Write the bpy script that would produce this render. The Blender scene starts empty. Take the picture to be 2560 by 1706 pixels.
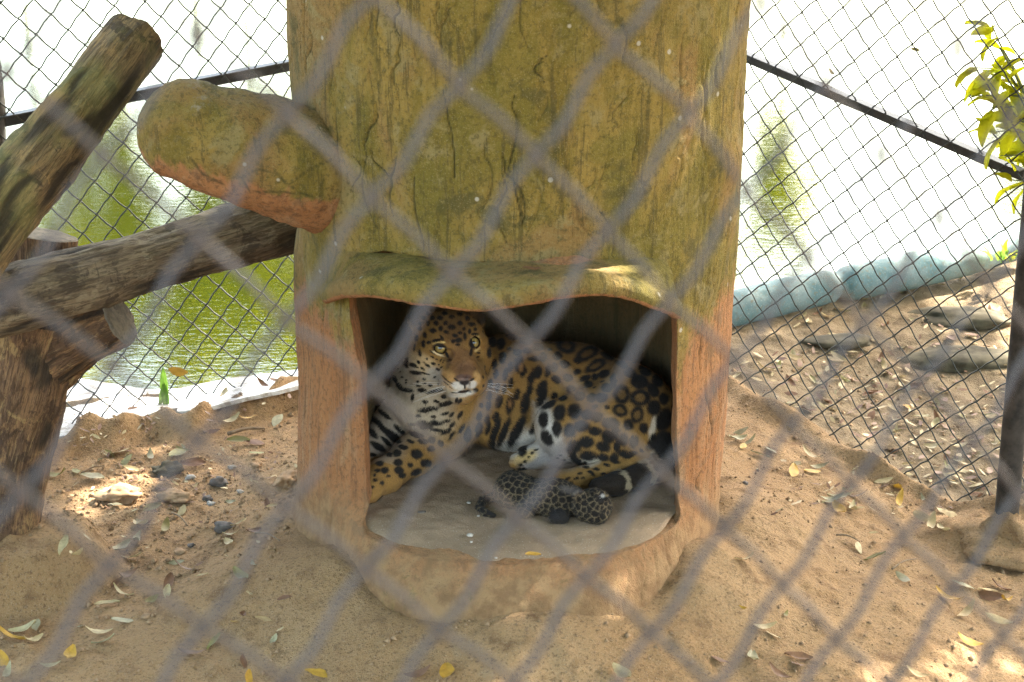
import bpy, bmesh, math, random
import numpy as np
from mathutils import Vector, Matrix
from mathutils.bvhtree import BVHTree

R = math.radians
rng = random.Random(7)
nrng = np.random.default_rng(11)
SC = bpy.context.scene
COL = SC.collection

# ------------------------------------------------------------------ camera, sky, sun, exposure
PITCH = R(19)
CAM = np.array([0.0, -6.73, 3.03])
FPX = 5120.0                      # focal length in pixels of the 2560 px wide photograph
cam_data = bpy.data.cameras.new('camera')
cam_data.sensor_width = 36.0
cam_data.lens = 72.0
cam_data.clip_start = 0.02
cam_data.clip_end = 4000.0
cam_data.dof.use_dof = True
cam_data.dof.focus_distance = 6.75
cam_data.dof.aperture_fstop = 7.6
cam = bpy.data.objects.new('camera', cam_data)
cam.location = CAM
cam.rotation_euler = (math.pi / 2 - PITCH, 0, 0)
COL.objects.link(cam)
SC.camera = cam

SUN_AZ = R(42)                    # from +x towards +y
SUN_EL = R(47)
sun_dir = Vector((math.cos(SUN_EL) * math.cos(SUN_AZ), math.cos(SUN_EL) * math.sin(SUN_AZ), math.sin(SUN_EL)))
world = bpy.data.worlds.new('World')
SC.world = world
world.use_nodes = True
wn, wl = world.node_tree.nodes, world.node_tree.links
wn.clear()
sky = wn.new('ShaderNodeTexSky')
sky.sky_type = 'NISHITA'
sky.sun_disc = False
sky.sun_elevation = SUN_EL
sky.sun_rotation = math.pi / 2 - SUN_AZ
sky.air_density = 1.6
sky.dust_density = 5.0
sky.ozone_density = 1.0
bg = wn.new('ShaderNodeBackground')
bg.inputs['Strength'].default_value = 0.15
wo = wn.new('ShaderNodeOutputWorld')
wl.new(sky.outputs[0], bg.inputs['Color'])
wl.new(bg.outputs[0], wo.inputs['Surface'])

sun_data = bpy.data.lights.new('sun', 'SUN')
sun_data.energy = 4.5
sun_data.angle = R(0.6)
sun_data.color = (1.0, 0.93, 0.82)
sun = bpy.data.objects.new('sun', sun_data)
sun.rotation_euler = sun_dir.to_track_quat('Z', 'Y').to_euler()
sun.location = (5, 5, 12)
COL.objects.link(sun)

SC.view_settings.view_transform = 'Standard'
SC.view_settings.look = 'None'
SC.view_settings.exposure = 3.4
SC.view_settings.gamma = 1.0
SC.view_settings.use_curve_mapping = False
SC.cycles.use_denoising = True
SC.cycles.denoising_prefilter = 'NONE'
SC.cycles.max_bounces = 8
SC.cycles.transparent_max_bounces = 12
SC.cycles.caustics_reflective = False
SC.cycles.caustics_refractive = False
SC.cycles.sample_clamp_indirect = 8.0

# ------------------------------------------------------------------ geometry of the view, used to place real things at real distances
_fw = np.array([0, math.cos(PITCH), -math.sin(PITCH)])
_rt = np.array([1.0, 0, 0])
_up = np.array([0, math.sin(PITCH), math.cos(PITCH)])
def ray(px, py): return _fw + _rt * ((px - 1280) / FPX) + _up * ((853 - py) / FPX)
def at_depth(px, py, d): return CAM + ray(px, py) * d
def at_z(px, py, z): r = ray(px, py); return CAM + r * ((z - CAM[2]) / r[2])
def at_y(px, py, y): r = ray(px, py); return CAM + r * ((y - CAM[1]) / r[1])
def at_plane(px, py, p0, n):
    r = ray(px, py); return CAM + r * (np.dot(np.asarray(p0) - CAM, n) / np.dot(r, n))
def proj(P):
    q = np.asarray(P, float) - CAM
    d = q @ _fw
    return 1280 + FPX * (q @ _rt) / d, 853 - FPX * (q @ _up) / d

# ------------------------------------------------------------------ numpy noise
def _hash(ix, iy, iz, seed):
    h = (ix * 374761393 + iy * 668265263 + iz * 2147483647 + seed * 974711).astype(np.int64)
    h = (h ^ (h >> 13)) * 1274126177
    h = h & 0xffffffff
    h = (h ^ (h >> 16)) & 0xffff
    return h.astype(np.float64) / 32767.5 - 1.0
def vnoise(P, seed=0):
    P = np.asarray(P, float)
    i = np.floor(P).astype(np.int64); f = P - i
    u = f * f * f * (f * (f * 6 - 15) + 10)
    x, y, z = i[:, 0], i[:, 1], i[:, 2]
    def c(a, b, d): return _hash(x + a, y + b, z + d, seed)
    ux, uy, uz = u[:, 0], u[:, 1], u[:, 2]
    def L(a, b, t): return a + (b - a) * t
    return L(L(L(c(0,0,0), c(1,0,0), ux), L(c(0,1,0), c(1,1,0), ux), uy),
             L(L(c(0,0,1), c(1,0,1), ux), L(c(0,1,1), c(1,1,1), ux), uy), uz)
def fbm(P, scale=1.0, octs=4, seed=0, gain=0.5):
    P = np.asarray(P, float) * scale
    out = np.zeros(len(P)); a = 1.0; s = 0.0
    for o in range(octs):
        out += a * vnoise(P + o * 17.3, seed + o); s += a; a *= gain; P = P * 2.03
    return out / s
def sstep(a, b, x):
    t = np.clip((np.asarray(x, float) - a) / (b - a), 0, 1); return t * t * (3 - 2 * t)

# ------------------------------------------------------------------ mesh helpers
def fast_mesh(name, V, F, smooth=True):
    """V (n,3), F (m,k) of equal-sided faces or a list of faces"""
    me = bpy.data.meshes.new(name)
    V = np.asarray(V, np.float32)
    if isinstance(F, np.ndarray):
        m, k = F.shape
        me.vertices.add(len(V)); me.vertices.foreach_set('co', V.ravel())
        me.loops.add(m * k); me.loops.foreach_set('vertex_index', F.astype(np.int32).ravel())
        me.polygons.add(m)
        me.polygons.foreach_set('loop_start', np.arange(0, m * k, k, dtype=np.int32))
        me.polygons.foreach_set('loop_total', np.full(m, k, np.int32))
        me.update(calc_edges=True)
    else:
        me.from_pydata([tuple(map(float, v)) for v in V], [], [tuple(map(int, f)) for f in F])
        me.update()
    me.validate()
    if smooth:
        me.polygons.foreach_set('use_smooth', np.ones(len(me.polygons), bool))
    return me
def link(name, me, mat=None, parent=None):
    o = bpy.data.objects.new(name, me)
    COL.objects.link(o)
    if mat is not None and me is not None and len(me.materials) == 0:
        me.materials.append(mat)
    if parent is not None:
        o.parent = parent
    return o
def tag(o, label=None, cat=None, group=None, kind=None):
    if label: o['label'] = label
    if cat: o['category'] = cat
    if group: o['group'] = group
    if kind: o['kind'] = kind
    return o
def empty(name, label, cat, group=None):
    o = bpy.data.objects.new(name, None)
    COL.objects.link(o)
    return tag(o, label, cat, group)
def set_attr(me, name, vals):
    a = me.attributes.new(name, 'FLOAT', 'POINT'); a.data.foreach_set('value', np.asarray(vals, np.float32))
def set_col(me, name, cols):
    a = me.attributes.new(name, 'FLOAT_COLOR', 'POINT')
    c = np.ones((len(cols), 4), np.float32); c[:, :3] = cols
    a.data.foreach_set('color', c.ravel())
def frame_path(pts):
    """tangent and two normals for every point of a polyline, carried along without twisting"""
    pts = np.asarray(pts, float)
    T = np.gradient(pts, axis=0); T /= np.linalg.norm(T, axis=1)[:, None]
    n = np.cross(T[0], [0, 0, 1.0])
    if np.linalg.norm(n) < 1e-3: n = np.cross(T[0], [0, 1.0, 0])
    N = []
    for t in T:
        n = n - t * (n @ t); n /= np.linalg.norm(n); N.append(n.copy())
    N = np.array(N); B = np.cross(T, N)
    return T, N, B
def tube(pts, rad, sides=6, caps=True):
    pts = np.asarray(pts, float); n = len(pts)
    rad = np.full(n, rad) if np.isscalar(rad) else np.asarray(rad, float)
    T, N, B = frame_path(pts)
    a = np.arange(sides) * 2 * math.pi / sides
    ring = np.cos(a)[None, :, None] * N[:, None, :] + np.sin(a)[None, :, None] * B[:, None, :]
    V = (pts[:, None, :] + ring * rad[:, None, None]).reshape(-1, 3)
    i = np.arange(n - 1)[:, None] * sides; j = np.arange(sides)[None, :]; jn = (j + 1) % sides
    F = np.stack([i + j, i + jn, i + sides + jn, i + sides + j], -1).reshape(-1, 4)
    F = [tuple(f) for f in F]
    if caps:
        F.append(tuple(range(sides))[::-1]); F.append(tuple(range((n - 1) * sides, n * sides)))
    return V, F
def merge(parts):
    V = []; F = []; o = 0
    for v, f in parts:
        V.append(np.asarray(v, float)); F += [tuple(int(k) + o for k in q) for q in f]; o += len(v)
    return np.concatenate(V), F
def catmull(pts, n):
    pts = np.asarray(pts, float)
    P = np.vstack([2 * pts[0] - pts[1], pts, 2 * pts[-1] - pts[-2]])
    out = []
    seg = len(pts) - 1
    for t in np.linspace(0, seg - 1e-9, n):
        k = int(t); u = t - k
        a, b, c, d = P[k], P[k + 1], P[k + 2], P[k + 3]
        out.append(0.5 * ((2 * b) + (c - a) * u + (2 * a - 5 * b + 4 * c - d) * u * u + (3 * b - a - 3 * c + d) * u ** 3))
    return np.array(out)

# ------------------------------------------------------------------ materials
class NT:
    def __init__(s, name):
        s.m = bpy.data.materials.new(name); s.m.use_nodes = True
        s.n, s.l = s.m.node_tree.nodes, s.m.node_tree.links
        s.n.clear()
        s.out = s.n.new('ShaderNodeOutputMaterial')
    def node(s, t, **kw):
        nd = s.n.new(t)
        for k, v in kw.items(): setattr(nd, k, v)
        return nd
    def put(s, sock, v):
        if hasattr(v, 'is_output') or isinstance(v, bpy.types.NodeSocket): s.l.new(v, sock)
        elif isinstance(v, (tuple, list)) and len(v) == 3 and sock.type == 'RGBA': sock.default_value = (*v, 1)
        else: sock.default_value = v
    def coords(s, kind='pos', scale=(1, 1, 1), rot=(0, 0, 0)):
        if kind == 'pos': src = s.node('ShaderNodeNewGeometry').outputs['Position']
        else: src = s.node('ShaderNodeTexCoord').outputs['Object']
        mp = s.node('ShaderNodeMapping'); s.l.new(src, mp.inputs['Vector'])
        mp.inputs['Scale'].default_value = scale; mp.inputs['Rotation'].default_value = rot
        return mp.outputs[0]
    def noise(s, vec, scale, detail=5, rough=0.55, dist=0.0):
        nd = s.node('ShaderNodeTexNoise'); s.l.new(vec, nd.inputs['Vector'])
        nd.inputs['Scale'].default_value = scale; nd.inputs['Detail'].default_value = detail
        nd.inputs['Roughness'].default_value = rough; nd.inputs['Distortion'].default_value = dist
        return nd.outputs[0]
    def voro(s, vec, scale, feature='F1'):
        nd = s.node('ShaderNodeTexVoronoi'); nd.feature = feature; s.l.new(vec, nd.inputs['Vector'])
        nd.inputs['Scale'].default_value = scale
        return nd.outputs[0]
    def ramp(s, fac, a, b, lo=0.0, hi=1.0):
        nd = s.node('ShaderNodeMapRange'); nd.interpolation_type = 'SMOOTHSTEP'
        s.put(nd.inputs['Value'], fac)
        nd.inputs['From Min'].default_value = a; nd.inputs['From Max'].default_value = b
        nd.inputs['To Min'].default_value = lo; nd.inputs['To Max'].default_value = hi
        return nd.outputs[0]
    def mix(s, fac, a, b, mode='MIX'):
        nd = s.node('ShaderNodeMix', data_type='RGBA', blend_type=mode)
        s.put(nd.inputs[0], fac); s.put(nd.inputs[6], a); s.put(nd.inputs[7], b)
        return nd.outputs[2]
    def math(s, op, a, b=0.0):
        nd = s.node('ShaderNodeMath', operation=op); s.put(nd.inputs[0], a); s.put(nd.inputs[1], b)
        return nd.outputs[0]
    def attr(s, name, out='Fac'):
        nd = s.node('ShaderNodeAttribute'); nd.attribute_name = name
        return nd.outputs[out]
    def bump(s, h, strength=0.5, dist=0.01, normal=None):
        nd = s.node('ShaderNodeBump'); s.put(nd.inputs['Height'], h)
        nd.inputs['Strength'].default_value = strength; nd.inputs['Distance'].default_value = dist
        if normal is not None: s.l.new(normal, nd.inputs['Normal'])
        return nd.outputs[0]
    def pbr(s, color, rough=0.8, normal=None, spec=0.3, metal=0.0, **kw):
        b = s.node('ShaderNodeBsdfPrincipled')
        s.put(b.inputs['Base Color'], color); s.put(b.inputs['Roughness'], rough)
        b.inputs['Specular IOR Level'].default_value = spec; s.put(b.inputs['Metallic'], metal)
        for k, v in kw.items(): s.put(b.inputs[k], v)
        if normal is not None: s.l.new(normal, b.inputs['Normal'])
        s.b = b
        return b.outputs[0]
    def done(s, shader):
        s.l.new(shader, s.out.inputs['Surface']); return s.m

def mat_soil():
    t = NT('dry_soil'); v = t.coords()
    big = t.noise(v, 1.6, 6, 0.6); mid = t.noise(v, 9, 6, 0.65); fine = t.noise(v, 90, 4, 0.7); grain = t.noise(v, 320, 2, 0.6)
    c = t.mix(t.ramp(big, .35, .68), (.272, .162, .076), (.322, .204, .104))
    c = t.mix(t.ramp(mid, .50, .72), c, (.160, .090, .043))
    c = t.mix(t.ramp(mid, .22, .40, 1, 0), c, (.31, .215, .125))
    c = t.mix(t.ramp(fine, .52, .64, 0, .75), c, (.115, .066, .034))
    c = t.mix(t.ramp(grain, .58, .68, 0, .7), c, (.38, .30, .20))
    # darker, greyer leaf mould beyond the rear fence
    lit = t.attr('mould'); c = t.mix(lit, c, t.mix(t.ramp(mid, .38, .62), (.205, .150, .088), (.130, .092, .052)))
    h = t.math('ADD', t.math('MULTIPLY', mid, 1.0), t.math('MULTIPLY', fine, .35))
    h = t.math('ADD', h, t.math('MULTIPLY', grain, .12))
    return t.done(t.pbr(c, .95, t.bump(h, 1.0, .035), .15))
def mat_sand():
    t = NT('den_sand'); v = t.coords()
    mid = t.noise(v, 7, 6, 0.6); fine = t.noise(v, 130, 4, 0.75); sp = t.voro(v, 95)
    c = t.mix(t.ramp(mid, .35, .65), (.215, .150, .096), (.270, .190, .122))
    c = t.mix(t.ramp(fine, .55, .72, 0, .7), c, (.140, .098, .064))
    c = t.mix(t.ramp(sp, .10, .22, .65, 0), c, (.38, .33, .27))
    h = t.math('ADD', t.math('MULTIPLY', mid, .7), t.math('MULTIPLY', fine, .35))
    return t.done(t.pbr(c, .95, t.bump(h, .6, .02), .15))
def mat_concrete():
    """painted cement tree: ochre and terracotta paint under olive moss, dark moss in the carved grooves"""
    t = NT('painted_cement_bark'); v = t.coords()
    vs = t.coords('pos', (1, 1, .35))
    sep = t.node('ShaderNodeSeparateXYZ'); t.l.new(t.node('ShaderNodeNewGeometry').outputs['Position'], sep.inputs[0])
    z = sep.outputs[2]
    big = t.noise(vs, 3.0, 6, .6, .3); mid = t.noise(vs, 9, 6, .65, .4); fine = t.noise(v, 60, 5, .7); grain = t.noise(v, 210, 3, .7)
    streak = t.noise(t.coords('pos', (1, 1, .07)), 34, 5, .7, .25)
    patch = t.noise(v, 5.5, 5, .65, .5)
    paint = t.mix(t.ramp(big, .36, .64), (.345, .165, .070), (.295, .130, .052))
    paint = t.mix(t.ramp(mid, .50, .72, 0, .75), paint, (.350, .220, .122))
    paint = t.mix(t.ramp(streak, .50, .66, 0, .75), paint, (.135, .066, .032))
    paint = t.mix(t.ramp(streak, .30, .42, .5, 0), paint, (.385, .240, .132))
    paint = t.mix(t.ramp(fine, .50, .62, 0, .65), paint, (.125, .066, .034))
    paint = t.mix(t.ramp(grain, .58, .68, 0, .5), paint, (.36, .25, .15))
    paint = t.mix(t.ramp(patch, .56, .66, 0, .6), paint, (.16, .105, .06))
    dirt = t.ramp(t.math('ADD', z, t.math('MULTIPLY', t.math('SUBTRACT', mid, .5), .5)), .17, .40, .92, 0)
    paint = t.mix(dirt, paint, t.mix(t.ramp(t.noise(v, 14, 5, .7), .4, .62), (.285, .178, .088), (.190, .110, .053)))
    wide = t.noise(t.coords('pos', (1, 1, .6)), 2.3, 4, .6, .4)
    ochre = t.mix(t.ramp(mid, .40, .60), (.152, .112, .021), (.238, .164, .042))
    ochre = t.mix(t.ramp(wide, .49, .59, 0, .75), ochre, (.225, .132, .050))
    ochre = t.mix(t.ramp(wide, .38, .46, .7, 0), ochre, (.132, .110, .020))
    ochre = t.mix(t.ramp(patch, .34, .45, .75, 0), ochre, (.074, .066, .022))
    ochre = t.mix(t.ramp(patch, .55, .64, 0, .75), ochre, (.225, .180, .080))
    ochre = t.mix(t.ramp(t.noise(v, 24, 5, .75), .56, .68, 0, .55), ochre, (.070, .060, .018))
    ochre = t.mix(t.ramp(fine, .50, .64, 0, .6), ochre, (.072, .060, .018))
    ochre = t.mix(t.ramp(fine, .34, .44, .55, 0), ochre, (.235, .180, .070))
    ochre = t.mix(t.ramp(streak, .54, .64, 0, .6), ochre, (.055, .045, .016))
    ochre = t.mix(t.ramp(grain, .58, .68, 0, .6), ochre, (.27, .225, .125))
    ochre = t.mix(t.ramp(grain, .32, .42, .35, 0), ochre, (.06, .05, .018))
    spot = t.voro(t.coords('pos', (1, 1, 1)), 7.5); ochre = t.mix(t.ramp(spot, .045, .075, .75, 0), ochre, (.42, .40, .34))
    m = t.math('ADD', t.attr('moss'), t.math('MULTIPLY', t.math('SUBTRACT', mid, .5), 1.3))
    m = t.math('ADD', m, t.math('MULTIPLY', t.math('SUBTRACT', fine, .5), .5))
    mossf = t.ramp(m, .30, .66)
    c = t.mix(mossf, paint, ochre)
    white = t.attr('lime')
    w = t.ramp(t.math('ADD', white, t.math('MULTIPLY', t.math('SUBTRACT', t.noise(v, 30, 5, .7), .5), 1.0)), .5, .72, 0, .7)
    c = t.mix(w, c, (0.358, 0.301, 0.237))
    g = t.attr('groove')
    c = t.mix(t.ramp(g, .2, .95, 0, .8), c, (0.035, 0.035, 0.015))
    c = t.mix(t.attr('dark_tone'), c, t.mix(t.ramp(mid, .4, .6), (0.054, 0.051, 0.022), (0.083, 0.070, 0.032)))
    h = t.math('ADD', t.math('MULTIPLY', mid, .55), t.math('MULTIPLY', fine, .4))
    h = t.math('ADD', h, t.math('MULTIPLY', grain, .25))
    h = t.math('ADD', h, t.math('MULTIPLY', streak, .4))
    return t.done(t.pbr(c, .93, t.bump(h, 1.0, .022), .2))
def mat_wood(name, a, b, dark, pale, axis_scale=(1, 1, 1), moss=0.0):
    t = NT(name); v = t.coords('obj', axis_scale)
    vo = t.coords('obj')
    big = t.noise(vo, 4, 5, .6); st = t.noise(v, 24, 6, .7, .6); fine = t.noise(v, 70, 4, .75); blotch = t.noise(vo, 8, 5, .65, .5)
    grain = t.noise(t.coords('obj', tuple(k * .5 if k < 1 else k for k in axis_scale)), 110, 4, .75)
    c = t.mix(t.ramp(st, .42, .58), a, b)
    c = t.mix(t.ramp(blotch, .54, .60, 0, .85), c, dark)
    c = t.mix(t.ramp(blotch, .36, .44, .7, 0), c, pale)
    c = t.mix(t.ramp(fine, .50, .60, 0, .75), c, tuple(k * .35 for k in a))
    c = t.mix(t.ramp(grain, .52, .62, 0, .65), c, tuple(k * .4 for k in b))
    c = t.mix(t.ramp(grain, .34, .44, .5, 0), c, pale)
    if moss: c = t.mix(t.ramp(big, .48, .66, 0, moss), c, (.17, .165, .05))
    c = t.mix(t.ramp(t.attr('groove'), .3, .9, 0, .85), c, (.02, .016, .012))
    h = t.math('ADD', t.math('MULTIPLY', st, .8), t.math('MULTIPLY', fine, .5)); h = t.math('ADD', h, t.math('MULTIPLY', grain, .3))
    return t.done(t.pbr(c, .9, t.bump(h, 1.0, .018), .2))
def mat_cut():
    t = NT('sawn_end_grain'); v = t.coords('obj')
    n = t.noise(v, 14, 5, .7); f = t.noise(v, 60, 4, .7)
    c = t.mix(t.ramp(n, .35, .65), (.10, .085, .066), (.19, .155, .115))
    c = t.mix(t.ramp(f, .5, .7, 0, .6), c, (.05, .04, .032))
    return t.done(t.pbr(c, .9, t.bump(f, .5, .01), .2))
def mat_simple(name, col, rough=.6, spec=.4, metal=0.0, var=.35, scale=30, bump=.3):
    t = NT(name); v = t.coords('obj')
    n = t.noise(v, scale, 5, .65)
    c = t.mix(t.ramp(n, .3, .7), tuple(k * (1 - var) for k in col), tuple(min(1, k * (1 + var)) for k in col))
    return t.done(t.pbr(c, rough, t.bump(n, bump, .004), spec, metal))
def mat_vcol(name, rough=.75, spec=.25, bump=.35, scale=260, sheen=0.0):
    t = NT(name); v = t.coords()
    c = t.attr('coat', 'Color'); n = t.noise(t.coords('pos', (1, 1, .45)), scale, 3, .7)
    c2 = t.mix(t.ramp(n, .35, .7, 0, .35), c, t.mix(.5, c, (.02, .014, .008)))
    sh = t.pbr(c2, rough, t.bump(n, bump, .006), spec)
    if sheen:
        t.b.inputs['Sheen Weight'].default_value = sheen; t.b.inputs['Sheen Roughness'].default_value = .5
    return t.done(sh)
def mat_leaf(name, col, trans=.35, var=.35, spec=.35, rough=.6):
    t = NT(name); v = t.coords('obj')
    oi = t.node('ShaderNodeObjectInfo')
    n = t.noise(v, 45, 4, .65)
    c = t.mix(t.ramp(n, .3, .7), tuple(k * (1 - var) for k in col), tuple(min(1, k * (1 + var * .6)) for k in col))
    c = t.mix(t.math('MULTIPLY', oi.outputs['Random'], .45), c, tuple(k * f for k, f in zip(col, (.75, .6, .5))))
    d = t.pbr(c, rough, t.bump(n, .3, .004), spec)
    tr = t.node('ShaderNodeBsdfTranslucent'); t.put(tr.inputs[0], c)
    mx = t.node('ShaderNodeMixShader'); mx.inputs[0].default_value = trans
    t.l.new(d, mx.inputs[1]); t.l.new(tr.outputs[0], mx.inputs[2])
    return t.done(mx.outputs[0])

M = {}
M['soil'] = mat_soil(); M['sand'] = mat_sand(); M['cement'] = mat_concrete()
M['log_grey'] = mat_wood('weathered_log', (.185, .14, .088), (.115, .083, .053), (.055, .040, .028), (.25, .20, .13), (.12, 1, 1))
M['log_mossy'] = mat_wood('mossy_log', (.170, .115, .055), (.105, .072, .038), (.030, .022, .017), (.26, .165, .07), (.10, 1, 1), .38)
M['stump'] = mat_wood('peeling_stump', (.175, .098, .048), (.09, .052, .03), (.05, .03, .02), (.28, .185, .08), (.12, 1, 1))
M['cut'] = mat_cut()

# ------------------------------------------------------------------ ground, one sheet: yard, bank, pond bed, far bank
WATER_Z = -0.42
def bank_y(x):                     # where the near bank drops into the pond
    return np.interp(x, [-9, -3.2, -1.9, -.8, .6, 1.3, 2.2, 3.4, 6, 12], [1.1, 1.12, 1.22, 1.42, 2.3, 2.85, 3.6, 4.6, 5.6, 7])
def ground_z(x, y, rough=True):
    x = np.asarray(x, float); y = np.asarray(y, float)
    z = -.20 * sstep(.75, 1.85, x) * sstep(-3, 0, y + .6) - .05 * sstep(-2.2, -.7, -y - 1.0) * 0
    z = z + .16 * sstep(1.2, 2.6, y - .25 * x) * sstep(.9, 1.5, x)      # litter heap under the tarpaulin roll
    # earth and cement footing under the forked log
    d = np.hypot((x + 1.76) / .36, (y + .36) / .30)
    z = z + .17 * sstep(1.25, .80, d)
    d2 = np.hypot((x + .78) / .34, (y + .55) / .30); z = z + .07 * sstep(1.4, .3, d2)
    d3 = np.hypot((x - .72) / .30, (y + .62) / .28); z = z + .03 * sstep(1.4, .3, d3)
    d4 = np.hypot((x - 1.84) / .24, (y - .34) / .20); z = z + .09 * sstep(1.5, .2, d4)
    # soil heaped against the foot of the cement tree
    rr_ = np.hypot(x, y); th_ = np.arctan2(x, -y)
    ro_ = .80 + .275 * sstep(R(64), R(6), np.abs(th_ - R(2)))
    hp_ = .12 * (1 + .45 * np.sin(th_ * 5 + 1) * np.cos(th_ * 3.3)); z = z + hp_ * sstep(.40, -.06, rr_ - ro_)
    # low ridge of soil along the left fence, over the edge of the boards
    dl_ = -(x + 1.36) * .56 + (y - 1.22) * .83 + .05 * np.sin(x * 9) + .03 * np.sin(x * 23)
    z = z + (.085 + .035 * np.sin(x * 13 + 2) * np.sin(x * 31)) * np.exp(-((dl_ + .185) / .070) ** 2) * sstep(-.35, -.75, x)
    # lip of earth along the foot of the right fence
    dr_ = (x - 1.08) * .722 + (y - 1.31) * .692 + .03 * np.sin(y * 9 + x * 4)
    z = z + (.055 + .02 * np.sin(y * 17)) * np.exp(-((dr_ + .03) / .06) ** 2) * sstep(.75, .95, x) * sstep(2.2, 1.9, x)
    if rough:
        P = np.stack([x, y, np.zeros_like(x)], -1).reshape(-1, 3)
        n = .020 * fbm(P, 1.7, 4, 3) + .012 * fbm(P, 7, 4, 5) + .005 * fbm(P, 26, 3, 9)
        n = n + .016 * np.maximum(fbm(P, 13, 3, 21) - .2, 0) * 2
        z = z + n.reshape(x.shape)
    b = bank_y(x) + .05 * np.sin(x * 3.1)
    z = z - 1.3 * sstep(0, .65, y - b)
    far = sstep(14.6, 15.6, y) * 1.02 + sstep(16, 60, y) * .3
    return z + far
def axis(lo, hi, step, outs):
    mid = list(np.arange(lo, hi, step))
    left = [lo - o for o in reversed(outs)]; right = [mid[-1] + o for o in outs]
    return np.array(left + mid + right)
gx = axis(-2.35, 2.45, .014, [.05, .12, .25, .5, 1, 2, 3, 5, 8, 13, 20, 40, 90, 200, 400])
gy = np.array([-400, -200, -90, -40, -20, -12, -8, -5, -3.4, -2.4, -1.9] + list(np.arange(-1.6, 3.9, .016)) + [4, 4.3, 5, 6, 8, 10, 12, 14, 14.4, 14.6, 14.8, 15, 15.2, 15.5, 16, 18, 22, 30, 45, 60, 90, 200, 400, 900])
X, Y = np.meshgrid(gx, gy, indexing='ij')
Z = ground_z(X, Y)
nx, ny = X.shape
idx = np.arange(nx * ny).reshape(nx, ny)
F = np.stack([idx[:-1, :-1], idx[1:, :-1], idx[1:, 1:], idx[:-1, 1:]], -1).reshape(-1, 4)
me = fast_mesh('ground', np.stack([X, Y, Z], -1).reshape(-1, 3), F)
# leaf mould lies outside the yard, beyond the line of the rear fence on the right and along the bank
def fence_side(x, y):              # > 0 beyond the rear fence
    return np.maximum((x - 1.08) * .722 + (y - 1.31) * .692, -9) * (x > .2) + (-(x + 1.36) * .56 + (y - 1.22) * .83) * (x <= .2)
mould = sstep(-.04, .10, fence_side(X, Y) + .03 * np.sin(X * 17) * np.cos(Y * 13))
set_attr(me, 'mould', mould.ravel())
ground = tag(link('ground', me, M['soil']), 'bare tan earth of the yard with leaf mould outside the fence', kind='structure')

def drop(px, py):                  # where the line of sight through a pixel meets the ground
    q = at_z(px, py, 0.0)
    for k in range(5):
        q = at_z(px, py, float(ground_z(np.array([q[0]]), np.array([q[1]]), k > 2)[0]))
    return q

# ------------------------------------------------------------------ pond
def mat_water():
    t = NT('pond_water')
    v = t.coords('pos', (1, 2.6, 1))
    a = t.noise(v, 3.2, 4, .6, .6); b = t.noise(v, 11, 3, .6, .4); c = t.noise(v, 34, 2, .5)
    h = t.math('ADD', t.math('MULTIPLY', a, .40), t.math('MULTIPLY', b, .45)); h = t.math('ADD', h, t.math('MULTIPLY', c, .12))
    nrm = t.bump(h, .25, .012)
    df = t.node('ShaderNodeBsdfDiffuse'); t.put(df.inputs['Color'], (.010, .014, .002)); d = df.outputs[0]
    gl = t.node('ShaderNodeBsdfGlossy'); t.put(gl.inputs['Color'], (.95, .97, .90)); gl.inputs['Roughness'].default_value = .03
    t.l.new(nrm, gl.inputs['Normal'])
    fr = t.node('ShaderNodeFresnel'); fr.inputs['IOR'].default_value = 2.6; t.l.new(nrm, fr.inputs['Normal'])
    mx = t.node('ShaderNodeMixShader'); t.l.new(fr.outputs[0], mx.inputs[0]); t.l.new(d, mx.inputs[1]); t.l.new(gl.outputs[0], mx.inputs[2])
    return t.done(mx.outputs[0])
wx, wy = np.array([-400, -60, -12, 12, 60, 400.]), np.array([1.0, 6, 15.4])
Xw, Yw = np.meshgrid(wx, wy, indexing='ij')
iw = np.arange(Xw.size).reshape(Xw.shape)
Fw = np.stack([iw[:-1, :-1], iw[1:, :-1], iw[1:, 1:], iw[:-1, 1:]], -1).reshape(-1, 4)
tag(link('water', fast_mesh('water', np.stack([Xw, Yw, np.full_like(Xw, WATER_Z)], -1).reshape(-1, 3), Fw), mat_water()),
    'glaring pond water with green reflections behind the fence', kind='structure')

# ------------------------------------------------------------------ trees: crowns of many small leaves
M['canopy_leaf'] = mat_leaf('tree_leaf', (.17, .25, .028), .55)
M['bark'] = mat_simple('tree_bark', (.13, .095, .06), .9, .2, 0, .4, 18, .6)
def leaf_cloud(centres, n_per, spread, size, seed):
    g = np.random.default_rng(seed)
    C = np.repeat(np.asarray(centres), n_per, axis=0)
    n = len(C)
    d = g.normal(size=(n, 3)); d /= np.linalg.norm(d, axis=1)[:, None]
    P = C + d * (spread * g.random(n) ** .5)[:, None] * np.array([1, 1, .7])
    ax = g.normal(size=(n, 3)); ax /= np.linalg.norm(ax, axis=1)[:, None]
    nn = g.normal(size=(n, 3)) * np.array([.8, .8, 1]) + np.array([0, 0, .6]); sd = np.cross(ax, nn); sd /= np.linalg.norm(sd, axis=1)[:, None]
    s = size * (.6 + .8 * g.random(n))[:, None]
    fold = np.cross(ax, sd) * s * .12
    V = np.stack([P - ax * s, P + sd * s * .42 + fold, P + ax * s, P - sd * s * .42 + fold], 1).reshape(-1, 3)
    F = np.arange(4 * n).reshape(n, 4)
    return V, F
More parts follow.
